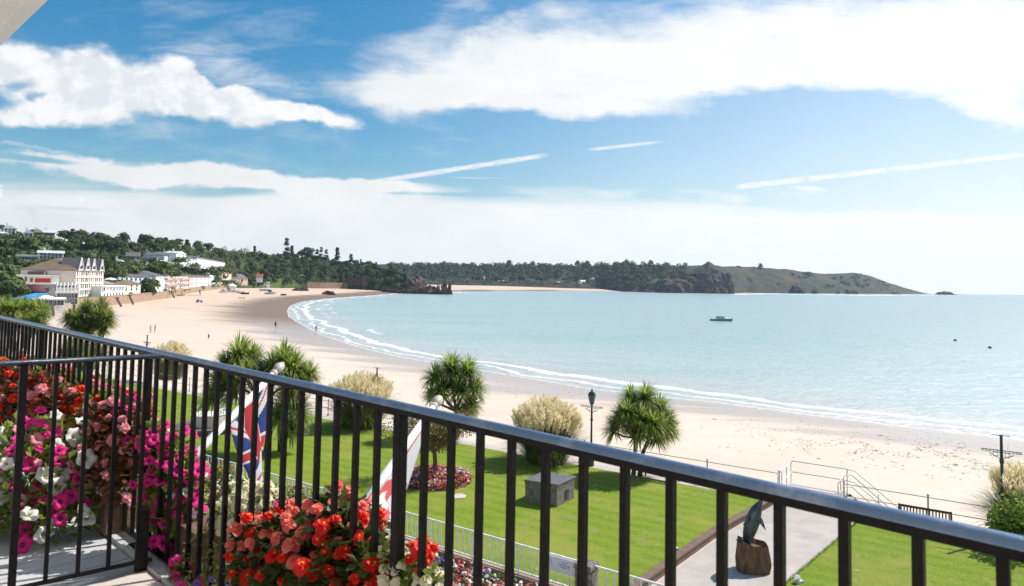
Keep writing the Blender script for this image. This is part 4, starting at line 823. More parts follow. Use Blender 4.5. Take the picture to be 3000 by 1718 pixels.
# beach buggy and boats pulled up
def boat_small(label, q, L, rz, m='white_wall', cat='boat', cover=None):
    root = thing('rowing_boat', label, cat, tuple(q)); root.rotation_euler = (0, 0, rz); mb = MB(); N = 9; prof = []
    for i in range(N):
        t = i/(N-1); w_ = .2*L*math.sin(math.pi*min(1, .15+t*.72))**.6*(1-.5*t**4); 
        if i == N-1: w_ = .02
        x = (t-.5)*L; prof.append([(x, -w_, .22*L*(.8+.3*t)), (x, -w_*.75, .06*L), (x, 0, 0+.03*L*t), (x, w_*.75, .06*L), (x, w_, .22*L*(.8+.3*t))])
    vs = [p for r_ in prof for p in r_]; fs = [(i*5+j, i*5+j+1, i*5+j+6, i*5+j+5) for i in range(N-1) for j in range(4)]+[(0, 1, 2, 3, 4)]
    mb.add(vs, fs); mb.build('hull', [m], root, local=True)
    if cover:
        c = MB(); c.box((-.05*L, 0, .26*L), (.35*L, .24*L, .16*L), taper=.8); c.build('cabin', [cover], root, local=True)
    c = MB(); c.box((0, 0, .17*L), (.12*L, .34*L, .02*L)); c.build('thwart', ['darkwood'], root, local=True); return root
random.seed(3)
for px, py, L, lb, m_, cv in [(655, 858, 7, 'white motor boat first in the row drawn up near the sea wall', 'white_wall', 'slate'), (672, 856, 8, 'dark blue boat among the boats near the sea wall', 'bluewhite', 'slate'), (690, 857, 8, 'white cabin boat in the middle of the beached row', 'white_wall', 'bluewhite'), (706, 860, 6, 'grey boat at the right of the beached row', 'greywall', None),
      (718, 863, 6, 'low brown boat lying right of the beached row', 'darkwood', None), (792, 863, 8, 'pale grey boat beached near the wet sand', 'greywall', 'slate'), (831, 866, 5, 'small dark boat right of the pale grey one', 'darkwood', None)]:
    boat_small(lb, onbeach(px, py), L, U(-.5, .8), m_, cover=cv)
q = onbeach(708, 878); r0 = thing('beach_table', 'small dark trestle standing alone on the sand', 'trestle', tuple(q)); mb = MB(); mb.box((q.x, q.y, q.z+1.1), (4.2, 1.2, .18)); mb.build('table_top', ['darkwood'], r0)
for sx in (-1, 1): mb = MB(); mb.beam(q+Vector((sx*1.2, 0, 0)), q+Vector((sx*.5, 0, 1.1)), .2); mb.build('leg', ['darkwood'], r0)
q = onbeach(584, 887); r0 = thing('beach_tractor', 'grey beach tractor with large wheels alone on the sand', 'tractor', tuple(q)); r0.rotation_euler = (0, 0, .3)
mb = MB(); mb.box((0, 0, .95), (2.6, 1.1, .6), taper=.9); mb.box((-.55, 0, 1.5), (1.0, 1.0, .6), taper=.7); mb.build('body', ['greywall'], r0, local=True)
for x, y, r_ in ((-.8, .75, .62), (-.8, -.75, .62), (.95, .7, .42), (.95, -.7, .42)):
    mb = MB(); mb.tube([(x, y-.16, r_), (x, y+.16, r_)], r_, 14); wo = mb.build('wheel', ['tyre'], r0, True, local=True); mb = MB(); mb.tube([(x, y-.18, r_), (x, y+.18, r_)], r_*.45, 10); mb.build('hub', ['greywall'], wo, local=True)
q = onbeach(530, 868.5); r0 = tag(MB().build('x', ['darkwood']), '', ''); bpy.data.objects.remove(r0)
mb = MB(); mb.beam((q.x-3, q.y, q.z+.3), (q.x+3, q.y-2, q.z+.8), .5); tag(mb.build('drift_log', ['darkwood']), 'dark log lying at the foot of the sea wall', 'log')
g = MB(); q = Q(594, 853, 470); r0 = thing('storage_box', 'bright green sheet covered store at the back of the beach', 'container', tuple(Q(775, 858, 600))); a_ = Q(760, 857, 600); b_ = Q(792, 856, 604); mb = MB(); mb.prism([a_.xy, b_.xy, b_.xy+Vector((0, 5)), a_.xy+Vector((0, 5))], a_.z-2, a_.z+2.6); mb.build('sheet', ['teal'], r0); mb = MB(); mb.prism([a_.xy-Vector((.3, .3)), b_.xy+Vector((.3, -.3)), b_.xy+Vector((.3, 5.3)), a_.xy+Vector((-.3, 5.3))], a_.z+2.602, a_.z+2.9); mb.build('lid', ['white_wall'], r0)
# anchored motor cruiser
q = P(2112, 941, 0); Ls = 62*q.y/2000*1.02; r0 = thing('motor_cruiser', 'teal hulled motor cruiser with white cabin anchored in the bay', 'boat', (q.x, q.y, 0)); r0.rotation_euler = (0, 0, -.12)
mb = MB(); N = 13; vs = []
for i in range(N):
    t = i/(N-1); x = (t-.5)*Ls; w_ = Ls*.15*(1-(1-t)**3*1.0)*1.0 if t < .5 else Ls*.15*(1-.12*(t-.5)); w_ = max(.05, w_); zt = Ls*(.085+.05*t); 
    vs += [(x, -w_, zt), (x*(.97), -w_*.85, -.3), (x*.97, 0, -.6), (x*.97, w_*.85, -.3), (x, w_, zt)]
mb.add(vs, [(i*5+j, i*5+j+5, i*5+j+6, i*5+j+1) for i in range(N-1) for j in range(4)]+[(60, 61, 62, 63, 64)]); ob = mb.build('hull', ['bluegrey'], r0, local=True)
mb = MB(); mb.add([(v[0], v[1]*.96, v[2]+.01) for k, v in enumerate(vs) if k % 5 == 0]+[(v[0], v[1]*.96, v[2]+.01) for k, v in enumerate(vs) if k % 5 == 4][::-1], [tuple(range(26))]); mb.build('deck', ['white_paint'], r0, local=True)
mb = MB(); mb.box((-.02*Ls, 0, Ls*.16), (Ls*.42, Ls*.2, Ls*.09), taper=.82); cb = mb.build('cabin', ['greywall'], r0, local=True)
mb = MB(); mb.box((-.04*Ls, 0, Ls*.225), (Ls*.30, Ls*.2, Ls*.03)); mb.build('cabin_roof', ['white_paint'], r0, local=True)
mb = MB(); mb.tube([(-.49*Ls, 0, Ls*.1), (-.55*Ls, 0, Ls*.17), (-.40*Ls, 0, Ls*.17)], .06, 6); mb.build('rail', ['galv'], r0, local=True)
mb = MB(); mb.tube([(.49*Ls, 0, Ls*.13), (.52*Ls, 0, Ls*.21)], .06, 6); mb.build('flag_staff', ['white_paint'], r0, local=True)
for k, (px, py, lb) in enumerate([(2900, 1021, 'dark mooring buoy furthest right in the bay'), (2798, 999, 'small dark buoy left of the rightmost one')]):
    q = P(px, py, 0); r0 = thing('buoy', lb, 'buoy', tuple(q), 'mooring buoys'); mb = MB(); mb.lathe([(.1, -.3), (.4, 0), (.45, .15), (.3, .4), (.1, .5)], tuple(q)); mb.build('float', ['clothdark'], r0, True); mb = MB(); mb.tube([q+Vector((0, 0, .45)), q+Vector((0, 0, .7))], .06, 6); mb.build('ring', ['galv'], r0)
# seaweed strewn sand on the right
mb = MB(); random.seed(9)
for k in range(2600):
    px = U(2050, 3080); f = random.gauss(0, 1)
    if mnoise.noise(Vector((px*.012, f*1.5, 3))) < -.05: continue
    if random.random() > (px-1950)/700: continue
    f = f; py = np.interp(px, [2050, 2500, 3000], [1245, 1292, 1365])+f*26+10; q = onbeach(px, py)
    r_ = U(.015, .065)*(2.4 if random.random() < .05 else 1); n_ = 5; an = U(0, 6); vs = [(q.x+r_*2*math.cos(an+k2*6.283/n_)*U(.6, 1.2), q.y+r_*math.sin(an+k2*6.283/n_)*U(.6, 1.2), q.z+.01) for k2 in range(n_)]+[(q.x, q.y, q.z+.02+r_*.5)]
    mb.add(vs, [(i, (i+1) % n_, n_) for i in range(n_)])
tag(mb.build('seaweed', ['weed']), 'dark seaweed and pebbles strewn over the wet sand at right', 'seaweed', kind='stuff')
mb = MB()
for k in range(260):
    px = U(300, 1900); py = U(900, 1180); q = P(px, py, 1.5); 
    if not (30 < q.y < 300) or inside(np.array([q.x]), np.array([q.y]), seapoly)[0]: continue
    q.z = sandz(q.x, q.y); r_ = U(.03, .11); mb.box((q.x, q.y, q.z+r_*.2), (r_*3, r_*1.5, r_*.6), U(0, 3), taper=.6)
tag(mb.build('beach_stones', ['weed']), 'small dark stones and weed scattered on the sand', 'stones', kind='stuff')
#PART3
# ------------------------------------------------------------------ garden: levels and edges
GZ = 5.0
FA = P(1922, 1325, 6.1).xy; FC = P(2843, 1472, 6.1).xy; df = (FC-FA).normalized(); ni = Vector((df.y, -df.x)) 
if ni.y > 0: ni = -ni
def Fp(s, off=0): return FA+df*s+ni*off            # along the sea front; off metres inland
WA = P(637, 1345, 6.25).xy; WB = P(1670, 1640, 6.25).xy; dw = (WB-WA).normalized(); nw = Vector((dw.y, -dw.x))
if nw.y > 0: nw = -nw
LW = (WB-WA).length
def Wp(s, off=0): return WA+dw*s+nw*off            # along the white fence; off metres towards the hotel
def sheet(name, poly, z, m, kind='structure', th=.05):
    mb = MB(); mb.prism([Vector(p[:2]) for p in poly], z-th, z); return tag(mb.build(name, [m]), kind=kind)
sheet('promenade', [Fp(-90), Fp(40), Fp(40, 9), Fp(26, 11), Wp(LW+20, -.2), Wp(-60, -.2)], GZ, 'prom', th=3.5)
sheet('street_ground', [Wp(-90, .1), Wp(LW+40, .1), Wp(LW+40, 60), Wp(-90, 60)], GZ-.35, 'asphalt', th=1)
sheet('pavement', [Wp(-70, 2.2), Wp(LW+30, 2.2), Wp(LW+30, 3.6), Wp(-70, 3.6)], GZ-.21, 'prom', th=.14)
for o_ in (3.85, 4.0): sheet('yellow_line', [Wp(-70, o_), Wp(LW+30, o_), Wp(LW+30, o_+.07), Wp(-70, o_+.07)], GZ-.345, 'yellow', th=.004)
m = bpy.data.materials.new('lawn_grass'); m.use_nodes = True; t = NT(m.node_tree); geo = t.n('ShaderNodeNewGeometry'); pos = geo.outputs['Position']
a = t.noise(pos, .35, 6, .62); b_ = t.noise(pos, 6, 8, .75); ww = t.n('ShaderNodeTexWave', wave_type='BANDS', wave_profile='SIN'); ww.inputs['Scale'].default_value = .35; ww.inputs['Distortion'].default_value = .6
t.l(t.map(pos, rot=(0, 0, -math.atan2(df.y, df.x)+R(90))), ww.inputs['Vector'])
c = t.mix(t.ss(b_, .25, .75), (.10, .165, .008), (.20, .27, .018)); c = t.mix(t.m('MULTIPLY', ww.outputs['Fac'], .38), c, (.24, .31, .03)); c = t.mix(t.ss(a, .46, .66, 0, .8), c, (.26, .27, .05))
c = t.mix(t.m('MULTIPLY', t.ss(t.noise(pos, .8, 8, .7), .56, .68), .65), c, (.30, .24, .11))
c = t.mix(t.ss(t.noise(pos, 2.2, 3, .5), .70, .74, 0, .5), c, (.45, .45, .30))
p_ = t.n('ShaderNodeBsdfPrincipled'); t.l(c, p_.inputs['Base Color']); p_.inputs['Roughness'].default_value = .9; p_.inputs['Specular IOR Level'].default_value = .2
bb = t.n('ShaderNodeBump'); bb.inputs['Distance'].default_value = .06; bb.inputs['Strength'].default_value = .9; t.l(b_, bb.inputs['Height']); t.l(bb.outputs[0], p_.inputs['Normal'])
o = t.n('ShaderNodeOutputMaterial'); t.l(p_.outputs[0], o.inputs[0]); M['lawn'] = m
kerb = [P(2262, 1470, GZ+.1).xy, P(2090, 1567, GZ+.1).xy, P(1900, 1702, GZ+.1).xy]; kd = (kerb[2]-kerb[1]).normalized(); kerb.append(kerb[2]+kd*6)
def lx(p, q, a_, d_):
    r = q-p; k = r.x*d_.y-r.y*d_.x; s_ = ((a_.x-p.x)*d_.y-(a_.y-p.y)*d_.x)/k; return p+r*s_
k0 = lx(kerb[1], kerb[0], Fp(0, 1.3), df); k1 = lx(kerb[1], kerb[2], Wp(0, -.25), dw)
lawn1 = [Fp(-88, 1.3), k0, kerb[1], kerb[2], k1, Wp(-50, -.25)]
sheet('lawn', lawn1, GZ+.055, 'lawn')
re = [P(2517, 1527, GZ).xy, P(2457, 1580, GZ).xy, P(2296, 1718, GZ).xy]; rd_ = (re[2]-re[1]).normalized()
r0_ = lx(re[1], re[0], Fp(0, 1.6), df)
lawn2 = [r0_, re[1], re[2], re[2]+rd_*8, Fp(38, 22), Fp(38, 1.6)]
sheet('lawn', lawn2, GZ+.055, 'lawn')
sheet('garden_path', [k0+Vector((.15, 0)), r0_-Vector((.02, 0)), re[1]-Vector((.02, 0)), re[2]-Vector((.02, 0)), re[2]+rd_*8, k1+kd*8, kerb[2]+Vector((.25, 0)), kerb[1]+Vector((.25, 0))], GZ+.008, 'concrete', th=.006)
# brown coping wall along the path
rt = thing('path_edging', 'low brown stone edging wall between lawn and path', 'edging', (*kerb[1], GZ)); mb = MB(); cp = MB(); pts = [k0, kerb[1], kerb[2], k1]
for a_, b_ in zip(pts[:-1], pts[1:]): mb.beam((*a_, GZ+.12), (*b_, GZ+.12), .22, .24); cp.beam((*a_, GZ+.27), (*b_, GZ+.27), .30, .07)
mb.build('edging_wall', ['coping'], rt); cp.build('edging_cap', ['coping'], rt)
# grass blades growing along lawn edges and over the near lawn
mb = MB(); random.seed(31)
def seg_pts(poly, n_):
    for _ in range(n_):
        i = random.randrange(len(poly)-1); f = random.random(); yield poly[i].lerp(poly[i+1], f)
for q in seg_pts([kerb[0], kerb[1], kerb[2], k1], 2600): mb.blade(Vector((q.x-abs(random.gauss(0, .12))-.14, q.y+U(-.1, .1), GZ+.05)), Vector((U(-.5, .7), U(-.5, .5), 1)), U(.06, .16), .014, .5, 2)
for q in seg_pts([r0_, re[1], re[2], re[2]+rd_*3], 2600): mb.blade(Vector((q.x+random.gauss(0, .05)+.02, q.y, GZ+.05)), Vector((U(-.6, .5), U(-.5, .5), 1)), U(.04, .11), .014, .5, 2)
for _ in range(26000):
    if random.random() < .5: q = P(U(1100, 2200), U(1400, 1718), GZ+.06).xy; pl = lawn1
    else: q = P(U(2300, 3000), U(1530, 1718), GZ+.06).xy; pl = lawn2
    if not inside(np.array([q.x]), np.array([q.y]), [tuple(v) for v in pl])[0]: continue
    mb.blade(Vector((q.x, q.y, GZ+.05)), Vector((U(-.6, .6), U(-.6, .6), 1)), U(.03, .07), .012, .5, 1)
M['blade'] = leafmat('grass_blade', (.11, .20, .012), (.26, .34, .04), .3)
tag(mb.build('grass', ['blade']), 'short grass blades standing on the lawns', 'grass', kind='stuff')
# ------------------------------------------------------------------ sea front railing
def sea_rail(label, s0, s1, step, off=.25):
    rt = thing('sea_railing', label, 'railing', (*Fp(s0, off), GZ)); n_ = max(1, round(abs(s1-s0)/step))
    for k in range(n_+1):
        q = Fp(s0+(s1-s0)*k/n_, off); mb = MB(); mb.tube([(q.x, q.y, GZ), (q.x, q.y, GZ+.18), (q.x, q.y, GZ+.2), (q.x, q.y, GZ+1.12), (q.x, q.y, GZ+1.18), (q.x, q.y, GZ+1.22)], [.07, .07, .04, .035, .06, .03], 8)
        mb.build('post', ['galv'], rt)
    for z in (.55, 1.08): mb = MB(); a_, b_ = Fp(s0, off), Fp(s1, off); mb.tube([(*a_, GZ+z), (*b_, GZ+z)], .02, 6); mb.build('rail_tube', ['galv'], rt)
FH = [lx(P(2286, 1383, 6.1).xy, P(2286, 1383, 6.1).xy+Vector((0, 1)), FA, df)]
sp0 = (P(2286, 1383, 6.1).xy-FA).dot(df); sp1 = sp0+2.6
sea_rail('pale sea railing left of the beach steps', sp0-76, sp0, 3.45); sea_rail('pale sea railing right of the beach steps', sp1+.2, 32, 3.3)
# ------------------------------------------------------------------ beach steps with white pipe railings
rt = thing('beach_steps', 'wooden beach steps and landing with white pipe railings', 'steps', (*Fp(sp0, 0), GZ))
def F3(s, off, z): return Vector((*Fp(s, off), z))
mb = MB(); mb.prism([Fp(sp0, 0), Fp(sp1, 0), Fp(sp1, -2.6), Fp(sp0, -2.6)], GZ-.25, GZ-.0); mb.build('landing', ['prom'], rt)
for k in range(6): mb = MB(); mb.beam(F3(sp0, -.2-.42*k, GZ+.012), F3(sp1, -.2-.42*k, GZ+.012), .38, .02); mb.build('landing_board', ['prom'], rt)
for s_, o_ in ((sp0+.1, -.2), (sp1-.1, -.2), (sp0+.1, -2.5), (sp1-.1, -2.5)): mb = MB(); mb.beam(F3(s_, o_, GZ-3.6), F3(s_, o_, GZ-.25), .22); mb.build('leg', ['darkwood'], rt)
NS = 11; run = .34; rise = .24
for o_ in (-1.35, -2.55):
    mb = MB(); mb.beam(F3(sp1, o_, GZ-.2), F3(sp1+run*NS, o_, GZ-.2-rise*NS), .08, .34); mb.build('stringer', ['darkwood'], rt)
for k in range(NS):
    mb = MB(); a_ = F3(sp1+run*(k+.5), -1.40, GZ-rise*(k+1)+.05); b_ = F3(sp1+run*(k+.5), -2.50, GZ-rise*(k+1)+.05); mb.beam(a_, b_, .32, .05); mb.build('tread', ['prom'], rt)
    mb = MB(); a_ = F3(sp1+run*k+.03, -1.42, GZ-rise*(k+.5)-.02); b_ = F3(sp1+run*k+.03, -2.48, GZ-rise*(k+.5)-.02); mb.beam(a_, b_, .03, rise-.06); mb.build('riser', ['darkwood'], rt)
def pipe(nm, pts, r=.028): mb = MB(); mb.tube(pts, r, 8); return mb.build(nm, ['white_paint'], rt, True)
for z in (.55, 1.1): pipe('handrail', [F3(sp0, .5, GZ+z), F3(sp0, -2.55, GZ+z)])
for o_ in (.5, -.35, -1.45, -2.55): pipe('rail_post', [F3(sp0, o_, GZ), F3(sp0, o_, GZ+1.1)])
for z in (.55, 1.1): pipe('handrail', [F3(sp0, -2.55, GZ+z), F3(sp1, -2.55, GZ+z), F3(sp1+.35, -2.55, GZ+z-.05), F3(sp1+run*NS, -2.55, GZ+z-rise*NS)])
for s_ in (sp1, sp1+run*4, sp1+run*8): zz = GZ-max(0, (s_-sp1)/run)*rise; pipe('rail_post', [F3(s_, -2.55, zz-.3), F3(s_, -2.55, zz+1.1)])
for z in (.55, 1.1): pipe('handrail', [F3(sp1, .5, GZ+z), F3(sp1, -1.25, GZ+z), F3(sp1+.35, -1.3, GZ+z+.05), F3(sp1+run*NS, -1.35, GZ+z-rise*NS)])
for o_ in (.5, -.35, -1.25): pipe('rail_post', [F3(sp1, o_, GZ), F3(sp1, o_, GZ+1.1)])
for s_ in (sp1+run*4, sp1+run*8): zz = GZ-(s_-sp1)/run*rise; pipe('rail_post', [F3(s_, -1.35, zz-.3), F3(s_, -1.35, zz+1.1)])
# ------------------------------------------------------------------ lamps
def lamp(label, px, ptop, lantern=False, sarm=1.0, s=None):
    d = ray(px, ptop); u_ = d.x/d.y; s_ = (u_*FA.y-FA.x)/(df.x-u_*df.y); q = Fp(s_, .8); zt = CAMZ+q.y*(ray(px, ptop).z/ray(px, ptop).y); H = zt-GZ
    rt = thing('street_lamp', label, 'street lamp', (q.x, q.y, GZ), 'old iron lamp posts of the promenade'); mb = MB()
    h1 = H-(.85 if lantern else 0)
    mb.lathe([(.17, 0), (.17, .55), (.12, .6), (.11, .95), (.15, 1.0), (.09, 1.1), (.06, 1.2), (.05, h1*.72), (.085, h1*.75), (.055, h1*.78), (.05, h1-.05), (.08, h1)], (q.x, q.y, GZ), 10); mb.build('post', ['green_iron'], rt)
    za = GZ+(H-.95 if lantern else H-.62); L = .68*sarm
    for sg in (-1, 1):
        mb = MB(); a_ = Vector((q.x, q.y, za)); e_ = a_+Vector((df.x, df.y, 0))*sg*L; mb.tube([a_, e_], .016, 6); mb.tube([a_-Vector((0, 0, .08)), e_-Vector((0, 0, .06))], .012, 6)
        for k in range(5): c_ = a_.lerp(e_, .2+.18*k); mb.tube([c_, c_-Vector((0, 0, .08))], .01, 5)
        pts = [a_+Vector((df.x*sg*L*f, df.y*sg*L*f, -.42+.38*f**.6*1.0)) for f in (0.05, .2, .35, .5, .6)]; mb.tube(pts, .014, 6)
        pts = [a_+Vector((df.x*sg*(.2+.09*math.cos(an)), df.y*sg*(.2+.09*math.cos(an)), -.17+.09*math.sin(an))) for an in [i*.7 for i in range(9)]]; mb.tube(pts, .01, 5)
        mb.build('ladder_arm', ['green_iron'], rt)
    if lantern:
        mb = MB(); mb.lathe([(.10, h1), (.20, h1+.5), (.19, h1+.52)], (q.x, q.y, GZ), 6); ln = mb.build('lantern', ['lantern'], rt)
        mb = MB(); mb.lathe([(.23, h1+.52), (.14, h1+.68), (.05, h1+.72), (.05, h1+.80), (.01, h1+.86)], (q.x, q.y, GZ), 6); mb.build('lantern_roof', ['green_iron'], ln)
        for k in range(6): an = k*math.pi/3; mb = MB(); mb.beam((q.x+.10*math.cos(an), q.y+.10*math.sin(an), GZ+h1), (q.x+.205*math.cos(an), q.y+.205*math.sin(an), GZ+h1+.52), .02); mb.build('lantern_bar', ['green_iron'], ln)
    else:
        mb = MB(); mb.tube([(q.x-df.x*.3, q.y-df.y*.3, GZ+H-.02), (q.x+df.x*.3, q.y+df.y*.3, GZ+H-.02)], .012, 5); mb.build('top_bar', ['green_iron'], rt)
lamp('green iron lamp post with glass lantern beside the tall plumed grass', 1753, 1140, True)
lamp('lamp post without lantern rising behind the middle pampas clump', 1129, 1078, False, .9)
lamp('small distant lamp post without lantern behind the pale left pampas', 457, 983, False, .9)
lamp('green lamp post without lantern above the pampas at the right edge', 2930, 1275, False, 1.0)
# ------------------------------------------------------------------ palms
def head(mb, c, r, n_, up, mi=0, dead=.08):
    for k in range(n_):
        e = rdir()
        while e.dot(up) < -.55 or (e.dot(up) < 0 and random.random() < .35): e = rdir()
        L = r*U(.8, 1.15); m_ = 1 if (e.dot(up) < -.05 and random.random() < dead*6) else 0
        mb.blade(c+e*.05, e+Vector((0, 0, .25)), L, .066*r/.9*U(.8, 1.3), U(.45, 1.5), 4, m_)
def palm(label, base, heads, trunks, hr, nl=150, group=None, mt='palm'):
    rt = thing('cabbage_palm', label, 'palm tree', base, group); b3 = Vector(base)
    tb = MB()
    for path, rr in trunks: tb.tube([b3+Vector(p) for p in path], rr, 9)
    tb.build('trunk', ['bark'], rt, True); 
    for i, h in enumerate(heads):
        mb = MB(); c = b3+Vector(h[:3]); r = hr*(h[3] if len(h) > 3 else 1); up = (Vector(h[:3])-Vector((0, 0, heads_c))).normalized()*.6+Vector((0, 0, .8)); head(mb, c, r, int(nl*(r/hr)), up.normalized())
        mb.build('leaf_head', [mt, 'palmdead'], rt)
heads_c = 2
def place(px, py): return tuple(P(px, py, GZ+.05))
def headpx(pts, base, dY=0):                        # head centres given by where they show, relative to the base
    b3 = Vector(base); out = []
    for p in pts: q = Q(p[0], p[1], b3.y+(p[2] if len(p) > 2 else 0)); out.append((*(q-b3), p[3] if len(p) > 3 else 1))
    return out
random.seed(41)
def trunks_to(hs, fork, r0=.16, base=(0, 0, -.1)):
    t_ = [([base, (fork[0]*.5, fork[1]*.5, fork[2]*.55), fork], [r0*1.25, r0, r0*.85])]
    for h in hs:
        mid = ((fork[0]+h[0])/2+(h[0]-fork[0])*.12, (fork[1]+h[1])/2, (fork[2]+h[2])/2-.08); t_.append(([fork, mid, tuple(h[:3])], [r0*.6, r0*.45, r0*.3]))
    return t_
b = place(1862, 1392); hs = headpx([(1845, 1165, .4, .8), (1840, 1215, -.6, 1.0), (1910, 1245, -1, 1.0), (1850, 1255, .6, .9), (1955, 1230, .2, .8), (1890, 1170, 0, 1.0), (1855, 1195, .5, .9), (1930, 1200, .4, .95), (1820, 1230, -.3, .95), (1880, 1235, -.8, 1), (1940, 1255, -.2, 1), (1800, 1265, .2, .9), (1870, 1275, -.5, .95), (1925, 1285, -.6, .9), (1962, 1265, .3, .8), (1905, 1215, .9, .9)], b)
palm('cabbage palm with two leaning trunks right of the green lamp post', b, hs, trunks_to([hs[1], hs[8], hs[11], hs[12], hs[0]], (-.05, 0, 1.9), .10, (-.12, 0, -.1))+trunks_to([hs[2], hs[5], hs[7], hs[10], hs[14], hs[4]], (.75, .1, 2.0), .10, (.2, 0, -.1)), 1.0, 300)
b = place(1330, 1285); hs = headpx([(1320, 1085, 0, 1.15), (1370, 1095, 0, 1.1), (1275, 1110, 0, 1.0), (1295, 1150, -.5, 1.1), (1345, 1150, -.4, 1.1), (1390, 1145, 0, 1), (1265, 1160, .3, .8), (1380, 1190, -.3, .9), (1330, 1120, .8, 1), (1365, 1205, .3, .8)], b)
palm('dark cabbage palm with spiky crown behind the second flagpole', b, hs, trunks_to(hs, (.1, 0, 1.7), .15), 1.15, 300)
b = place(812, 1322); hs = headpx([(700, 1045, 0, 1.1), (740, 1060, .5, 1), (665, 1080, 0, 1), (720, 1105, -.6, 1.1), (770, 1110, 0, .9), (830, 1065, 0, 1.1), (860, 1090, 0, 1.1), (800, 1085, .6, 1), (850, 1140, -.5, 1.1), (895, 1115, .3, .95), (905, 1100, 0, .75), (840, 1190, -.4, 1), (875, 1210, -.2, 1), (815, 1230, -.6, .95), (850, 1265, -.5, .8), (660, 1140, -.3, 1), (625, 1175, -.6, .9), (690, 1150, -.7, 1.0), (640, 1120, .4, .9)], b)
palm('broad many headed cabbage palm group behind the union flag', b, hs, trunks_to(hs[:8], (-1.0, 0, 2.8), .15, (-.6, 0, -.1))+trunks_to(hs[8:15], (.3, 0, 2.2), .15, (.2, 0, -.1)), 1.28, 280)
def farpalm(label, px, py, Y, cx, cy, rx, ry, n_, mt, seed, hr=1.15):
    random.seed(seed); q = Q(px, py, Y); b = (q.x, q.y, GZ); pts = []
    for _ in range(n_):
        while True:
            a_, c_ = U(-1, 1), U(-1, 1)
            if a_*a_+c_*c_ < 1: break
        pts.append((cx+a_*rx, cy+c_*ry, U(-1.4, 1.4), U(.8, 1.1)))
    hs = headpx(pts, b); palm(label, b, hs, trunks_to(hs[:9], (0, 0, 2.8), .22), hr, 200, mt=mt)
farpalm('round dense cabbage palm above the railing at the left', 258, 1000, 56, 257, 940, 62, 42, 28, 'palmdark', 51)
farpalm('yellow green cabbage palm cut by the left edge', 60, 1000, 50, 66, 935, 70, 40, 26, 'palm', 52)
farpalm('dark cabbage palm hidden behind the left balusters', 250, 1075, 48, 235, 1045, 70, 28, 12, 'palmdark', 53)
# ------------------------------------------------------------------ pampas grass
def pampas(label, base, w, h, npl, nb, seed, lean=.35, frac=.55, pl=.75):
    random.seed(seed); rt = thing('pampas_grass', label, 'pampas grass', base, 'pampas grass clumps of the garden'); b3 = Vector(base); mb = MB()
    for k in range(nb):
        an = U(0, 6.283); rr = (random.random()**.6)*w*.26; p = b3+Vector((math.cos(an)*rr, math.sin(an)*rr, 0)); e = Vector((math.cos(an)*U(.1, 1.0)*rr/(w*.2)*.8+U(-.2, .2), math.sin(an)*U(.1, 1.0)*rr/(w*.2)*.8+U(-.2, .2), 1.35))
        mb.blade(p, e, h*U(.55, .95)*(.95 if rr < w*.15 else .85), .035, U(1.0, 2.3), 6)
    mb.build('blades', ['grassblade'], rt); pm = MB(); st = MB()
    for k in range(npl):
        an = U(0, 6.283); rr = math.sqrt(random.random()); top = b3+Vector((math.cos(an)*rr*w*.46, math.sin(an)*rr*w*.46, h*(1.0-.26*rr**2)*U(.80, 1.0))); bt = b3+Vector((math.cos(an)*rr*w*.2, math.sin(an)*rr*w*.2, 0))
        d_ = (top-bt).normalized(); L = pl*U(.7, 1.15); s0 = top-d_*L; st.tube([bt+d_*h*.3, s0+d_*.2], .008, 3, cap=False)
        tone = random.random()
        for i in range(42):
            f = random.random(); c_ = s0+d_*L*f*.95; wd = .065*math.sin(math.pi*min(1, f*.85+.12))**.7; e = (rdir()*.5+d_*1.0).normalized(); mb_a = min(1, tone*.6+U(0, .4))
            x = rdir().cross(d_).normalized(); p = c_+x*wd*U(.0, 1); pm.add([p, p+e*.15+x*.035, p+e*.26, p+e*.14-x*.01], [(0, 1, 2, 3)], 0, mb_a)
    st.build('stems', ['grassblade'], rt); pm.build('plumes', ['plume'], rt); return rt
pampas('tall pampas grass with thick cream plumes left of the green lamp post', place(1600, 1352), 4.3, 3.6, 260, 2200, 61, pl=.85)
pampas('wide feathery pampas grass in front of the distant lamp', place(1057, 1250), 4.8, 3.75, 260, 2000, 62, pl=1.0)
pampas('pale pampas grass small with distance near the left end of lawn', place(497, 1112), 3.9, 3.7, 170, 1200, 63, pl=1.0)
pampas('pampas grass cut by the right edge in front of the armless lamp', place(3015, 1580), 3.2, 3.1, 150, 2000, 64, pl=.9)
# ------------------------------------------------------------------ leafy trees and shrubs
def leafcloud(mb, c, r, n_, sz, shell=.55, up=.15, mi=0):
    c = Vector(c)
    for _ in range(n_):
        e = rdir(); k = shell+(1-shell)*random.random()**.5; p = Vector((c.x+e.x*r[0]*k, c.y+e.y*r[1]*k, c.z+e.z*r[2]*k)); dd = (e*.6+rdir()+Vector((0, 0, -up))).normalized(); mb.leaf(p, dd, rdir(), sz*U(.7, 1.4), sz*U(.45, .8), mi)
random.seed(71); b = place(1272, 1402); rt = thing('ornamental_tree', 'small olive leaved tree in the round red flower bed', 'tree', b); b3 = Vector(b)
tb = MB(); tb.tube([b3-Vector((0, 0, .1)), b3+Vector((.03, 0, .8)), b3+Vector((-.02, 0, 1.35))], [.14, .11, .10], 9); tips = []
for k in range(11):
    an = k*.571+U(-.2, .2); L = U(1.2, 2.3); e = b3+Vector((math.cos(an)*L, math.sin(an)*L*.8, 2.35+U(-.35, .75))); m_ = b3+Vector((math.cos(an)*L*.45, math.sin(an)*L*.35, 1.9)); tb.tube([b3+Vector((-.02, 0, 1.3)), m_, e], [.06, .04, .015], 6); tips.append(e)
tb.build('trunk', ['bark'], rt, True); mb = MB()
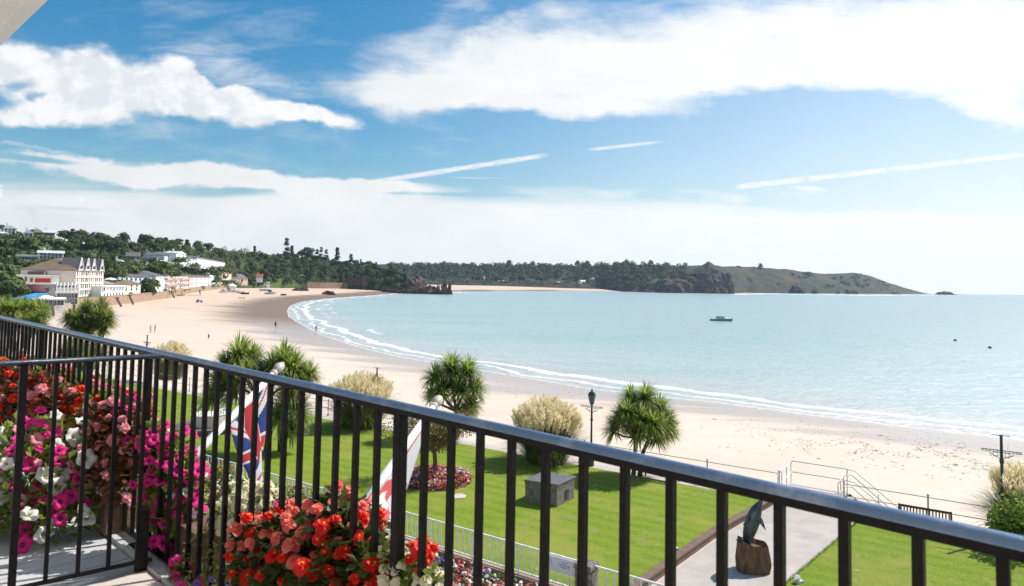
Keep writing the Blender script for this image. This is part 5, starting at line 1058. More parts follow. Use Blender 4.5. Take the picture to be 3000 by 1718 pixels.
for e in tips+[b3+Vector((U(-1.6, 1.6), U(-1.2, 1.2), U(1.9, 3.0))) for _ in range(17)]:
    leafcloud(mb, e, (U(.5, .85), U(.5, .8), U(.28, .5)), 240, .115, .3, .5)
mb.build('crown', ['autumn'], rt)
def bedding(name, label, cat, poly_pts, n_, cols, leafm, h0=.22, kind='stuff', seed=1, base=GZ, sz=.05):
    random.seed(seed); mb = MB(); nm = len(cols)
    for (x, y, hh) in poly_pts:
        z = base+hh*U(.35, 1)
        for _ in range(3): p = Vector((x+U(-.08, .08), y+U(-.08, .08), z*U(.99, 1)-U(0, .12))); mb.leaf(p, rdir()+Vector((0, 0, .5)), rdir(), U(.07, .13), .07, 0)
        mi = 1+int((mnoise.noise(Vector((x*1.1, y*1.1, seed)))*.5+.5)*nm*.999+random.choice((0, 0, 0, .7, -.7))) ; mi = max(1, min(nm, mi))
        for _ in range(2):
            p = Vector((x+U(-.07, .07), y+U(-.07, .07), z+U(-.02, .05))); e = (rdir()+Vector((0, 0, 1.2))).normalized(); a1 = e.orthogonal().normalized(); a2 = e.cross(a1); s_ = sz*U(.6, 1.1)
            mb.add([p+a1*s_*math.cos(k*1.2566)+a2*s_*math.sin(k*1.2566)+e*.01*(k % 2) for k in range(5)], [(0, 1, 2, 3, 4)], mi)
    o = mb.build(name, [leafm]+cols); tag(o, label, cat, kind=kind); return o
c_ = P(1272, 1410, GZ).xy; pts = []
random.seed(72)
for _ in range(1500): an = U(0, 6.283); rr = 1.85*math.sqrt(random.random()); pts.append((c_.x+math.cos(an)*rr, c_.y+math.sin(an)*rr*1.0, .5*(1-.35*(rr/1.85)**3)))
sheet('flower_bed_soil', [(c_.x+1.9*math.cos(k*.314), c_.y+1.9*math.sin(k*.314)) for k in range(20)], GZ+.09, 'coping', th=.09)
bedding('round_flower_bed', 'round bed of red and pale pink begonias under the small tree', 'flower bed', pts, 0, ['red_fl', 'bronzeleaf', 'salmon_fl', 'white_fl', 'pink_fl'], 'bronzeleaf', seed=3, sz=.055)
pts = []
random.seed(73)
for _ in range(5200): s_ = U(-4, LW+6); o_ = U(.25, 1.9); q = Wp(s_, o_); pts.append((q.x, q.y, .5*U(.7, 1.1)))
sheet('border_soil', [Wp(-8, .22), Wp(LW+8, .22), Wp(LW+8, 2.1), Wp(-8, 2.1)], GZ-.1, 'coping', th=.25)
bedding('flower_border', 'mixed red white and lilac begonias in the border below the white fence', 'flower bed', pts, 0, ['red_fl', 'bronzeleaf', 'white_fl', 'salmon_fl', 'white_fl', 'leaf', 'violet_fl', 'cream_fl'], 'bronzeleaf', seed=5, base=GZ-.1, sz=.06)
def shrub(name, label, base, r, n_, m_, sz, fl=None, nf=0, cat='shrub', seed=1, flsz=.06, shell=.5):
    random.seed(seed); rt = thing(name, label, cat, base); b3 = Vector(base); mb = MB(); tb = MB()
    for k in range(7): an = U(0, 6.283); tb.tube([b3, b3+Vector((math.cos(an)*r[0]*.3, math.sin(an)*r[1]*.3, r[2]*.8)), b3+Vector((math.cos(an)*r[0]*.7, math.sin(an)*r[1]*.7, r[2]*1.5))], [.04, .025, .01], 5)
    tb.build('stems', ['bark'], rt)
    for k in range(14): e = rdir(); leafcloud(mb, b3+Vector((e.x*r[0]*.6, e.y*r[1]*.6, r[2]+e.z*r[2]*.6)), (r[0]*.45, r[1]*.45, r[2]*.4), n_//14, sz, .3, .1)
    mb.build('foliage', [m_], rt)
    if fl:
        fm = MB()
        for k in range(nf):
            e = rdir(); e.z = abs(e.z); p = b3+Vector((e.x*r[0], e.y*r[1], r[2]+e.z*r[2])); x = rdir(); a1 = x.orthogonal().normalized(); a2 = x.cross(a1); s_ = flsz*U(.6, 1.2); fm.add([p+a1*s_*math.cos(j*1.2566)+a2*s_*math.sin(j*1.2566) for j in range(5)], [(0, 1, 2, 3, 4)])
        tag(fm.build('blossom', [fl], rt), kind='stuff')
    return rt
q = P(2980, 1640, GZ+.05); shrub('leafy_shrub', 'dark leafy shrub at the lower right edge', (q.x+.75, q.y+.6, GZ), (1.25, 1.2, 1.15), 2600, 'leaf', .15, seed=81)
for k, (px, py, r, m_, fl, lb) in enumerate([(560, 1420, (1.2, 1.0, 1.0), 'oliveleaf', 'cream_fl', 'pale variegated shrub left of the fence below the flagpole'), (640, 1400, (1.1, .9, .8), 'leaf', 'salmon_fl', 'green shrub with coral flowers behind the white fence start'), (690, 1432, (1.0, .9, .75), 'oliveleaf', 'cream_fl', 'yellowish shrub with cream flowers before the white fence'), (770, 1448, (1.1, .8, .7), 'leafdark', 'white_fl', 'dark shrub with white blossom between fence and street'), (860, 1462, (1.2, .8, .7), 'leaf', 'pink_fl', 'leafy green shrub right of the white blossom'), (950, 1490, (1.2, .8, .7), 'leafdark', 'white_fl', 'dark green shrub before the gate of the white fence'), (480, 1370, (1.4, 1, 1.1), 'leafdark', None, 'dark hedge shrub at the lawn corner'), (1040, 1520, (1.2, .8, .65), 'leafdark', 'red_fl', 'shrub with red flowers where the border begins')]):
    q = P(px, py, GZ+.6); shrub('border_shrub', lb, (q.x, q.y, GZ-.3), r, 1700, m_, .12, fl, 90, seed=90+k)
# ------------------------------------------------------------------ white fence with pillar and sign
rt = thing('white_fence', 'low white metal fence with slanting bars along the lawn', 'fence', (*Wp(0), GZ))
mb = MB(); mb.beam((*Wp(-6), GZ+.0), (*Wp(LW+12), GZ+.0), .32, .62); mb.build('plinth', ['stonewall'], rt)
s_ = -4.0; gap = 1.95
pil_s = (P(1690, 1680, GZ+1.2).xy-WA).dot(dw)
while s_ < LW+10:
    e_ = s_+gap
    mb = MB()
    for z in (.40, 1.27): mb = MB(); mb.beam((*Wp(s_), GZ+z), (*Wp(e_), GZ+z), .05, .05); mb.build('rail', ['white_paint'], rt)
    mb = MB(); mb.beam((*Wp(s_), GZ+.3), (*Wp(s_), GZ+1.27), .05); mb.build('post', ['white_paint'], rt)
    mb = MB()
    for k in range(7):
        a_ = s_+.12+k*.265
        mb.beam((*Wp(a_), GZ+.4), (*Wp(a_+.085), GZ+1.27), .026); mb.beam((*Wp(a_+.17), GZ+.4), (*Wp(a_+.085), GZ+1.27), .026)
    mb.build('slanting_bars', ['white_paint'], rt); s_ = e_
q = Wp(pil_s, .05); rt = thing('stone_pillar', 'square stone gate pillar beside the white fence sign', 'pillar', (q.x, q.y, GZ-.2)); an = math.atan2(dw.y, dw.x)
mb = MB(); mb.box((q.x, q.y, GZ+.50), (.52, .52, 1.4), an); mb.build('shaft', ['stone'], rt); mb = MB(); mb.box((q.x, q.y, GZ+1.26), (.62, .62, .14), an, taper=.9); bevel(mb.build('cap', ['stone'], rt))
q = Wp(pil_s-.95, .09); rt = thing('fence_sign', 'white lettered sign hanging on the fence left of the pillar', 'sign', (q.x, q.y, GZ+1.0)); mb = MB(); mb.box((q.x, q.y, GZ+1.03), (1.05, .02, .46), an); mb.build('sign_board', ['sign'], rt)
mb = MB()
for k, (x, z, w_, h_) in enumerate([(-.30, .06, .012, .16), (-.33, -.02, .05, .012), (.14, .10, .09, .02), (.25, .10, .07, .02), (.05, .02, .11, .025), (.19, .02, .12, .025), (.33, .02, .10, .025), (.10, -.05, .08, .02), (.22, -.05, .1, .02), (.34, -.05, .06, .02)]):
    c2 = q+dw*x+nw*.012; mb.box((c2.x, c2.y, GZ+1.03+z), (w_, .006, h_), an)
mb.build('lettering', ['ink'], rt)
# ------------------------------------------------------------------ stone box, slab, fountain, benches, sculpture
def corner_box(c_px, l_px, r_px, z): return P(*c_px, z).xy, P(*l_px, z).xy, P(*r_px, z).xy
sx_ = lambda x, y: (1100+x/3.633, 1380+y/3.633)
fc = P(*sx_(1930, 400), GZ).xy; lc = P(*sx_(1592, 345), GZ).xy; rc_ = P(*sx_(2115, 305), GZ).xy; bc = lc+rc_-fc
rt = thing('stone_chest', 'square granite box with slate lid on the lawn', 'stone box', (*fc, GZ)); mb = MB(); mb.prism([lc, fc, rc_, bc], GZ, GZ+.82); mb.build('granite_body', ['stone'], rt)
cc = (fc+bc)/2; ex = lambda p, k: cc+(p-cc)*k
mb = MB(); mb.prism([ex(lc, 1.02), ex(fc, 1.02), ex(rc_, 1.02), ex(bc, 1.02)], GZ+.82, GZ+.98); mb.build('rim', ['stone'], rt); mb = MB(); mb.prism([ex(lc, 1.07), ex(fc, 1.07), ex(rc_, 1.07), ex(bc, 1.07)], GZ+.98, GZ+1.06); bevel(mb.build('lid', ['darkslab'], rt))
an2 = math.atan2((rc_-fc).y, (rc_-fc).x); d2 = (rc_-fc).normalized(); mb = MB(); q = fc+(rc_-fc)*.55; mb.box((q.x+d2.y*.01, q.y-d2.x*.01, GZ+.42), (.3, .04, .4), an2); mb.build('vent', ['clothdark'], rt)
q = P(1340, 1455, GZ+.06); tag(sheet('stepping_stone', [q.xy+Vector((math.cos(a_)*.42, math.sin(a_)*.42)) for a_ in (0.3, 1.2, 2.6, 3.6, 4.4, 5.6)], GZ+.09, 'prom', kind='thing', th=.06), 'pale flat stone lying on the lawn near the round bed', 'paving stone')
q = P(612, 1262, GZ); rt = thing('fountain', 'round stone garden basin with sand coloured tub and blue trim', 'fountain', tuple(q))
def ring(nm, prof, m_, n=28): mb = MB(); mb.lathe(prof, (q.x, q.y, GZ), n); return mb.build(nm, [m_], rt)
ring('basin', [(2.0, 0), (2.0, .3), (2.1, .32), (2.1, .42), (1.7, .42), (1.7, .3)], 'stone'); ring('tub', [(.95, .3), (1.15, 1.05), (1.2, 1.1), (1.05, 1.12)], 'cream', 8)
mb = MB()
for k in range(24): a_ = k*math.pi/12; mb.beam((q.x+1.05*math.cos(a_), q.y+1.05*math.sin(a_), GZ+1.1), (q.x+1.05*math.cos(a_), q.y+1.05*math.sin(a_), GZ+1.45), .035)
mb.tube([(q.x+1.05*math.cos(k*.3307), q.y+1.05*math.sin(k*.3307), GZ+1.46) for k in range(20)], .03, 5); mb.build('trim_railing', ['fountain_blue'], rt)
def bench(label, s0, off, L=1.8):
    q = Fp(s0, off); rt = thing('park_bench', label, 'bench', (q.x, q.y, GZ)); rt.rotation_euler = (0, 0, math.atan2(df.y, df.x)); bx = lambda nm, c, s, **k: (lambda mb: (mb.box(c, s, **k), mb.build(nm, ['darkwood'], rt, local=True)))(MB())
    mb = MB(); [mb.box((0, y, .44), (L, .075, .025)) for y in (-.2, -.1, 0, .1, .2)]; mb.build('seat', ['darkwood'], rt, local=True)
    mb = MB(); mb.box((0, -.27, .90), (L, .04, .09)); mb.box((0, -.25, .52), (L, .03, .06)); [mb.box((-L/2+.07+k*(L-.14)/15, -.26, .70), (.05, .02, .36)) for k in range(16)]; mb.build('backrest', ['darkwood'], rt, local=True)
    for sx in (-1, 1):
        for y, h in ((-.27, .95), (.25, .65)): mb = MB(); mb.box((sx*L/2, y, h/2), (.07, .07, h)); mb.build('leg', ['darkwood'], rt, local=True)
        mb = MB(); mb.box((sx*L/2, -.01, .66), (.07, .56, .035)); mb.build('armrest', ['darkwood'], rt, local=True)
def s_of(px, py, z, off): 
    q = P(px, py, z).xy; return (q-FA).dot(df), (q-FA).dot(ni)
s1, o1 = s_of(2709, 1490, GZ+.92, 0); bench('slatted dark wooden bench facing the sea on the right lawn', s1, o1-.27, 1.85)
s1, o1 = s_of(1935, 1352, GZ+.92, 0); bench('dark wooden bench half hidden under the balcony handrail by the palm', s1, o1, 1.8)
# dolphin sculpture
q = P(2203, 1672, GZ); bq = Vector((q.x, q.y, GZ)); V_ = lambda x, y: Q(2100+x/5.235, 1440+y/5.235, q.y)-bq
rt = thing('stump_plinth', 'rough brown wooden stump carrying the dolphin sculpture', 'plinth', tuple(bq)); mb = MB(); wd_ = (V_(715, 1250)-V_(205, 1250)).length/2; hgt_ = .98
sec = [(-1.0, -.25), (-.86, -.62), (-.45, -.86), (0, -.92), (.5, -.9), (.92, -.72), (1.0, -.2), (.97, .4), (.7, .8), (.1, .92), (-.5, .85), (-.9, .45)]
vs = []; NR = 15; NC = 48
for i in range(NR):
    f = i/(NR-1); kz = 1.0-.10*abs(f-.35)*2-.10*max(0, f-.7)
    for k in range(NC):
        u_ = k/NC*12; a0, a1_ = sec[int(u_) % 12], sec[(int(u_)+1) % 12]; ft = u_-int(u_); x = a0[0]*(1-ft)+a1_[0]*ft; y = a0[1]*(1-ft)+a1_[1]*ft
        gr = 1+.05*mnoise.noise(Vector((k*.55, f*.7, 3)))+.04*mnoise.noise(Vector((k*1.7, f*1.5, 8))); top = hgt_*(1+.20*max(0, -x)**1.5+.06*mnoise.noise(Vector((k*.6, 0, 1))))
        vs.append((bq.x+x*wd_*kz*gr, bq.y+y*wd_*.85*kz*gr, GZ-.02+f*top))
fs = [(i*NC+k, i*NC+(k+1) % NC, (i+1)*NC+(k+1) % NC, (i+1)*NC+k) for i in range(NR-1) for k in range(NC)]
o_ = len(vs); vs += [(bq.x+(vs[(NR-1)*NC+k][0]-bq.x)*.78, bq.y+(vs[(NR-1)*NC+k][1]-bq.y)*.78, vs[(NR-1)*NC+k][2]-.12-.05*random.random()) for k in range(NC)]
fs += [((NR-1)*NC+k, (NR-1)*NC+(k+1) % NC, o_+(k+1) % NC, o_+k) for k in range(NC)]+[tuple(range(o_, o_+NC))]
mb.add(vs, fs); mb.build('stump', ['wood'], rt, False); mb = MB()
rt = thing('dolphin_sculpture', 'upright blue grey dolphin sculpture on the wooden stump', 'sculpture', tuple(bq)); 
prof = [((508, 850), 46, 28), ((505, 800), 54, 40), ((508, 740), 70, 56), ((525, 660), 88, 74), ((545, 580), 98, 84), ((562, 500), 102, 90), ((578, 420), 101, 90), ((597, 340), 88, 82), ((618, 270), 72, 68), ((643, 215), 50, 46), ((660, 180), 33, 30), ((672, 150), 24, 20), ((682, 118), 15, 12), ((686, 104), 6, 5)]
k_ = q.y/2000/5.235; pts = [bq+V_(*c) for c, a_, b_ in prof]; N = len(pts); n_ = 20; vs = []
for i, p in enumerate(pts):
    p = p+Vector((0, .25-.35*(i/N), 0))
    for k in range(n_): a_ = 2*math.pi*k/n_; vs.append(p+Vector((math.cos(a_)*prof[i][1]*k_*1.08, math.sin(a_)*prof[i][2]*k_*1.1, math.sin(a_)*.05)))
mb.add(vs, [(i*n_+k, i*n_+(k+1) % n_, (i+1)*n_+(k+1) % n_, (i+1)*n_+k) for i in range(N-1) for k in range(n_)]+[tuple(range(n_))[::-1], tuple((N-1)*n_+k for k in range(n_))]); body = mb.build('body', ['bronze'], rt, True)
def fin(nm, pp, th, parent=rt):
    P3 = [bq+V_(*a_)+Vector((0, y_, 0)) for a_, y_ in pp]; cen = sum(P3, Vector())/len(P3); mb = MB(); n2 = len(P3); off = Vector((0, th, 0))
    vs = [p-off*.25 for p in P3]+[p+off*.25 for p in P3]+[cen-off, cen+off]; fs = [(i, (i+1) % n2, 2*n2) for i in range(n2)]+[(n2+(i+1) % n2, n2+i, 2*n2+1) for i in range(n2)]+[((i+1) % n2, i, n2+i, n2+(i+1) % n2) for i in range(n2)]
    mb.add(vs, fs); return mb.build(nm, ['bronze'], parent, True)
fin('flipper', [((660, 380), .05), ((690, 410), .0), ((715, 480), -.05), ((735, 585), -.1), ((712, 560), -.1), ((670, 505), -.02), ((640, 470), .05)], .05)
fin('flipper', [((520, 340), 0), ((475, 375), -.1), ((415, 415), -.2), ((355, 475), -.28), ((410, 482), -.2), ((470, 465), -.08), ((515, 440), 0)], .04)
fin('dorsal_fin', [((600, 420), .35), ((570, 470), .6), ((575, 520), .7), ((595, 500), .5), ((610, 490), .35)], .04)
fl = MB(); P3 = [V_(265, 712), V_(330, 760), V_(420, 818), V_(500, 870), V_(560, 915), V_(520, 845), V_(505, 800), V_(470, 800), V_(400, 765), V_(340, 725)]; P3 = [bq+p+Vector((0, -.28+.2*(i > 4), 0)) for i, p in enumerate(P3)]; n2 = len(P3)
fl.add(P3+[p+Vector((0, .08, .02)) for p in P3], [tuple(range(n2)), tuple(range(n2, 2*n2))[::-1]]+[((i+1) % n2, i, n2+i, n2+(i+1) % n2) for i in range(n2)]); fl.build('tail_fluke', ['bronze'], rt)
for k, (px, py, lb) in enumerate([(1976, 1612, 'small ground spotlight on the left lawn corner'), (2340, 1708, 'small ground spotlight at the right lawn edge')]):
    q = P(px, py, GZ+.06); rt = thing('garden_spotlight', lb, 'spotlight', tuple(q)); mb = MB(); mb.box((q.x, q.y, GZ+.1), (.25, .2, .1), .4); mb.build('base', ['greywall'], rt); mb = MB(); mb.tube([(q.x, q.y, GZ+.14), (q.x-.08, q.y-.05, GZ+.28)], [.06, .10], 10); mb.build('lamp_head', ['white_paint'], rt)
# ------------------------------------------------------------------ the balcony
HZ = CAMZ-.41; FZ = CAMZ-1.46
RA = P(0, 929, HZ).xy; RB = P(2950, 1590, HZ).xy; dr = (RB-RA).normalized(); nr = Vector((-dr.y, dr.x))
if nr.y > 0: nr = -nr                                # towards the building
def Rp(s, off=0): return RA+dr*s+nr*off
def s_at(px): d = ray(px, 930+px*.222); u_ = d.x/d.y; return (u_*RA.y-RA.x)/(dr.x-u_*dr.y)
def rdep(px): return Rp(s_at(px)).y
M['navy'] = mat('dark_navy_paint', (.012, .017, .028), (.03, .04, .06), 14, .35, .1, 40)
rt = thing('balcony_railing', 'long black balcony railing with rounded navy handrail crossing the whole view', 'railing', (*Rp(0), FZ)); sL, sR = -2.2, s_at(2950)+1.4
mb = MB(); mb.tube([(*Rp(sL+(sR-sL)*k/40), HZ) for k in range(41)], .0172, 16, sy=.9); hr = mb.build('handrail', ['rail'], rt, True)
mb = MB(); mb.beam((*Rp(sL), HZ-.0125), (*Rp(sR), HZ-.0125), .0335, .017); mb.build('under_shade_bar', ['black'], hr)  # flat bar widened so its black stands in for the rail's shaded underside
mb = MB(); mb.beam((*Rp(sL), FZ+.045), (*Rp(sR), FZ+.045), .03, .012); mb.build('bottom_rail', ['black'], rt)
sb = s_at(2474); sp = s_at(1205); k0_ = round((sp-sb)/.122)
k = int((sL-sb)/.122)
ar = math.atan2(dr.y, dr.x)
while sb+k*.122 < sR:
    s_ = sb+k*.122; post = (k-k0_) % 18 == 0; w_ = .036 if post else .0185; q = Rp(s_); zb_ = FZ if post else FZ+.05; mb = MB(); mb.box((q.x, q.y, (zb_+HZ-.02)/2), (w_, w_, HZ-.02-zb_), ar); o = mb.build('post' if post else 'baluster', ['black'], rt)
    if post:
        bevel(o, .003); m2 = MB(); m2.box((q.x, q.y, FZ+.012), (.09, .09, .024), ar); m2.build('foot_plate', ['black'], rt)
        m2 = MB(); a_, b_ = Rp(s_-.10), Rp(s_+.02); m2.beam((*a_, HZ-.026), (*b_, HZ-.026), .02, .008); m2.build('splice_bar', ['black'], rt)
    k += 1
J = P(472, 1043, HZ).xy; K = P(0, 1066, HZ).xy; dk = (K-J).normalized(); Lk = 1.9
rt = thing('side_railing', 'short black side railing dividing the balcony at the left', 'railing', (*J, FZ)); ak = math.atan2(dk.y, dk.x)
mb = MB(); mb.tube([(*J, HZ-.001), (*(J+dk*Lk*.5), HZ-.001), (*(J+dk*Lk), HZ-.001)], .0145, 14, sy=.9); mb.build('handrail', ['navy'], rt, True)
mb = MB(); mb.beam((*J, FZ+.045), (*(J+dk*Lk), FZ+.045), .026, .012); mb.build('bottom_rail', ['black'], rt)
for k in range(15):
    q = J+dk*(.065+k*.125); post = k in (4, 12); w_ = .03 if post else .0175; mb = MB(); mb.box((q.x, q.y, (FZ+.05+HZ-.014)/2), (w_, w_, HZ-.064-FZ), ak); mb.build('post' if post else 'baluster', ['black'], rt)
q = J-nr*0+dk*.03; mb = MB(); mb.box((q.x-.02, q.y, FZ+.15), (.05, .05, .3), ak); mb.build('corner_post', ['black'], rt)
# hotel building carrying the balcony
rt = thing('hotel_building', 'pale hotel building carrying the balcony and its overhanging soffit', 'building', (*Rp(4, 2.5), GZ))
def bp(nm, poly, z0, z1, m_): mb = MB(); mb.prism(poly, z0, z1); return mb.build(nm, [m_], rt)
bp('balcony_slab', [Rp(-9, -.10), Rp(12, -.10), Rp(12, 2.7), Rp(-9, 2.7)], FZ-.28, FZ-.012, 'deck')
bp('facade', [Rp(-12, .15), Rp(14, .15), Rp(14, 2.9), Rp(-12, 2.9)], GZ-.4, FZ-.28, 'white_wall')
bp('back_wall', [Rp(-12, 2.7), Rp(14, 2.7), Rp(14, 3.0), Rp(-12, 3.0)], FZ-.28, FZ+3, 'white_wall')
Sa = P(141, 0, 16.12).xy; Sb = P(0, 136, 16.12).xy; ds = (Sa-Sb).normalized(); ns = Vector((-ds.y, ds.x)); ns = -ns if ns.y > 0 else ns
bp('soffit', [Sb-ds*7, Sa+ds*6, Sa+ds*6+ns*1.75, Sb-ds*7+ns*1.75], 16.13, 16.35, 'soffit')
bp('soffit_trim', [Sb-ds*7, Sa+ds*6, Sa+ds*6+ns*.055, Sb-ds*7+ns*.055], 16.12, 16.137, 'soffit')
kb = bp('kerb', [Rp(-9, -.06), Rp(12, -.06), Rp(12, .07), Rp(-9, .07)], FZ-.012, FZ+.022, 'deck')
db = MB(); nb = 0
jd = (J-Rp(0)).dot(dr)
for k in range(44):                                       # boards of the neighbouring terrace
    s1 = jd-.05-k*.145; db.prism([Rp(s1, .09), Rp(s1-.137, .09), Rp(s1-.137, 2.6), Rp(s1, 2.6)], FZ-.012, FZ+.006)
db.build('deck_boards', ['deck'], rt)
bp('balcony_floor', [Rp(jd+.02, .08), Rp(12, .08), Rp(12, 2.6), Rp(jd+.02, 2.6)], FZ-.011, FZ+.003, 'prom')
# ------------------------------------------------------------------ blooms
def petunia_mesh(name, m_, throat):
    mb = MB(); n_ = 25; vs = []; rings = [(.003, -.018), (.009, -.006), (.020, .003), (.031, .004), (.036, -.002)]
    for r_, z in rings:
        for k in range(n_):
            a_ = 2*math.pi*k/n_; lob = 1+(.11*math.cos(5*a_)+.03*math.cos(11*a_+1))*(r_/.036)**2; vs.append((math.cos(a_)*r_*lob, math.sin(a_)*r_*lob, z+.0045*math.sin(5*a_+.7)*(r_/.036)**2+.002*math.sin(13*a_)*(r_/.036)**3))
    fs0 = [(k, (k+1) % n_, n_+(k+1) % n_, n_+k) for k in range(n_)]; fs = [(i*n_+k, i*n_+(k+1) % n_, (i+1)*n_+(k+1) % n_, (i+1)*n_+k) for i in range(1, 4) for k in range(n_)]
    o_ = 0; mb.v = vs
    for f in fs0: mb.f.append(list(f)); mb.mi.append(1); mb.a.append(.5)
    for j, f in enumerate(fs): mb.f.append(list(f)); mb.mi.append(0); mb.a.append(.3 if (j % n_) % 5 == 0 else .6+.2*math.sin(j))
    return mb.mesh(name, [m_, throat], True)
def begonia_mesh(name, m_, seed):
    random.seed(seed); mb = MB()
    for layer, (np_, r_, tilt) in enumerate([(4, .025, .15), (4, .019, .55), (3, .012, .9)]):
        for k in range(np_):
            a_ = 2*math.pi*k/np_+layer*.6+U(-.2, .2); c_, s_ = math.cos(a_), math.sin(a_); vs = []; N = 9
            for i in range(N):
                b_ = 2*math.pi*i/N; x = r_*.55*(1+math.cos(b_)*.95)*U(.93, 1.07); y = r_*.62*math.sin(b_); z = x*math.tan(tilt)*.6-2.5*(x*x)*8+U(-.001, .001)+.003*layer; vs.append((c_*x-s_*y, s_*x+c_*y, z))
            cx = sum(v[0] for v in vs)/N; cy = sum(v[1] for v in vs)/N; cz = sum(v[2] for v in vs)/N-.003; vs.append((cx, cy, cz)); t0 = U(.1, .9)
            mb.add(vs, [(i, (i+1) % N, N) for i in range(N)], 0, t0)
    for k in range(3): a_ = k*2.1; mb.box((.002*math.cos(a_), .002*math.sin(a_), .008), (.0025, .0025, .006), a_, 1)
    return mb.mesh(name, [m_, 'fl_mid'], False)
PET = {'m': petunia_mesh('magenta_petunia', 'mag_fl', 'fl_throat'), 'w': petunia_mesh('white_petunia', 'white_fl', 'fl_green'), 'p': petunia_mesh('pink_petunia', 'pink_fl', 'fl_green'), 'v': petunia_mesh('violet_petunia', 'violet_fl', 'fl_throat')}
BEG = {c: begonia_mesh(n_, m_, i) for i, (c, n_, m_) in enumerate([('r', 'red_begonia', 'red_fl'), ('c', 'coral_begonia', 'salmon_fl'), ('k', 'pink_begonia', 'pink_fl'), ('y', 'cream_begonia', 'cream_fl')])}
def flower_plant(name, label, cat, ells, blooms, leafm, nleaf, lsz=.05, seed=1, base=None, trail=None, hang=0, out=1.02, lw=.7):
    random.seed(seed); E_ = []
    for px, py, d_, rx, ry, rz in ells: E_.append((Q(px, py, d_), (rx, ry, rz)))
    lo = min(c.z-r[2] for c, r in E_); c0 = sum((c for c, r in E_), Vector())/len(E_); rt = thing(name, label, cat, (c0.x, c0.y, lo)); mb = MB(); st = MB()
    vol = [r[0]*r[2] for c, r in E_]
    for _ in range(nleaf):
        c, r = random.choices(E_, vol)[0]; e = rdir(); k = U(.35, 1.0); p = Vector((c.x+e.x*r[0]*k, c.y+e.y*r[1]*k, c.z+e.z*r[2]*k)); dd = (e*.7+rdir()*.8+Vector((0, 0, .15-hang))).normalized(); L = lsz*U(.6, 1.35)
        mb.leaf(p, dd, rdir()*.4+Vector((0, 0, 1)), L, L*lw, 0, .18)
    mb.build('foliage', [leafm], rt)
    for c, r in E_:
        for _ in range(9): e = rdir(); st.tube([c-Vector((0, 0, r[2]*.9)), c, Vector((c.x+e.x*r[0], c.y+e.y*r[1], c.z+e.z*r[2]))], [.004, .003, .0015], 4)
    b3 = wloc(rt); toc = Vector((-c0.x, -c0.y, CAMZ-c0.z)).normalized(); P_ = []
    for me, n_, sc, which, nm in blooms:
        for _ in range(n_):
            best = None
            for _t in range(25):
                c, r = random.choices(E_, vol)[0] if which is None else E_[random.choice(which)]
                e = rdir()
                if e.dot(toc)+.35*e.z < U(-.15, .5): continue
                ok_ = out*random.choice((.82, .95, 1, 1.02, 1.08, 1.25)); p = Vector((c.x+e.x*r[0]*ok_, c.y+e.y*r[1]*ok_, c.z+e.z*r[2]*ok_)); dm = min([(p-x).length for x in P_] or [9])
                if best is None or dm > best[0]: best = (dm, p, e)
                if dm > .052*sc: break
            if best is None: continue
            _, p, e = best; P_.append(p); o = bpy.data.objects.new(nm, me); COL.objects.link(o); o.parent = rt; o.location = p-b3
            n_dir = (e*.45+toc*.38+SUN*.55+rdir()*.42).normalized(); o.rotation_mode = 'QUATERNION'; o.rotation_quaternion = n_dir.to_track_quat('Z', 'Y') @ Quaternion((0, 0, 1), U(0, 6.28)); s_ = sc*U(.62, 1.2); o.scale = (s_, s_*U(.75, 1), s_)
            cc_ = min(E_, key=lambda x: (x[0]-p).length)[0]; st.tube([p.lerp(cc_, .7)-Vector((0, 0, .02)), p.lerp(cc_, .3)-Vector((0, 0, .015)), p-n_dir*.004], [.0022, .0018, .0014], 4, cap=False)
    st.build('stems', ['leafdark'], rt)
    return rt
def boxpot(label, c, d, rz, m_='wicker', nm='planter_box', cat='planter'):
    rt = thing(nm, label, cat, (c[0], c[1], c[2])); mb = MB(); mb.box((c[0], c[1], c[2]+d[2]/2), d, rz, taper=1.0); bevel(mb.build('box', [m_], rt), .008)
    mb = MB(); mb.box((c[0], c[1], c[2]+d[2]+.003), (d[0]+.02, d[1]+.02, .018), rz); mb.build('rim', [m_], rt)
    mb = MB(); mb.box((c[0], c[1], c[2]+d[2]-.004), (d[0]*.92, d[1]*.85, .02), rz); mb.build('soil', ['bark'], rt); return rt
m, w, p, v, r, c_, k_, y_ = PET['m'], PET['w'], PET['p'], PET['v'], BEG['r'], BEG['c'], BEG['k'], BEG['y']
flower_plant('petunia_plant', 'magenta and white petunias spilling over the deck behind the side railing', 'petunias',
   [(60, 1290, 3.95, .14, .16, .12), (150, 1300, 4.0, .16, .16, .16), (90, 1400, 3.85, .22, .18, .2), (200, 1400, 3.9, .15, .16, .2), (40, 1500, 3.8, .2, .16, .14), (150, 1510, 3.8, .2, .16, .16), (245, 1490, 3.85, .1, .12, .12), (-60, 1480, 3.9, .2, .2, .2)],
   [(m, 48, 1.2, None, 'magenta_bloom'), (w, 40, 1.35, None, 'white_bloom'), (p, 10, 1.0, [0, 1, 2], 'pink_bloom')], 'leaf', 1500, .055, 1)
flower_plant('begonia_plant', 'pale pink begonias with bronze leaves above the brown planter in the corner', 'begonias',
   [(300, 1230, 4.15, .12, .1, .09), (370, 1215, 4.1, .12, .1, .1), (330, 1290, 4.0, .16, .12, .12), (395, 1290, 3.95, .1, .1, .14), (300, 1340, 4.0, .09, .09, .08), (340, 1400, 3.9, .12, .12, .12)],
   [(k_, 46, 1.35, None, 'pink_bloom'), (m, 12, .8, [1, 3], 'magenta_bloom'), (w, 4, .8, None, 'white_bloom')], 'bronzeleaf', 1500, .06, 2)
q = Q(352, 1490, 3.98); boxpot('brown wooden planter standing in the balcony corner below pink begonias', (q.x, q.y, FZ+.02), (.22, .22, .36), ar)
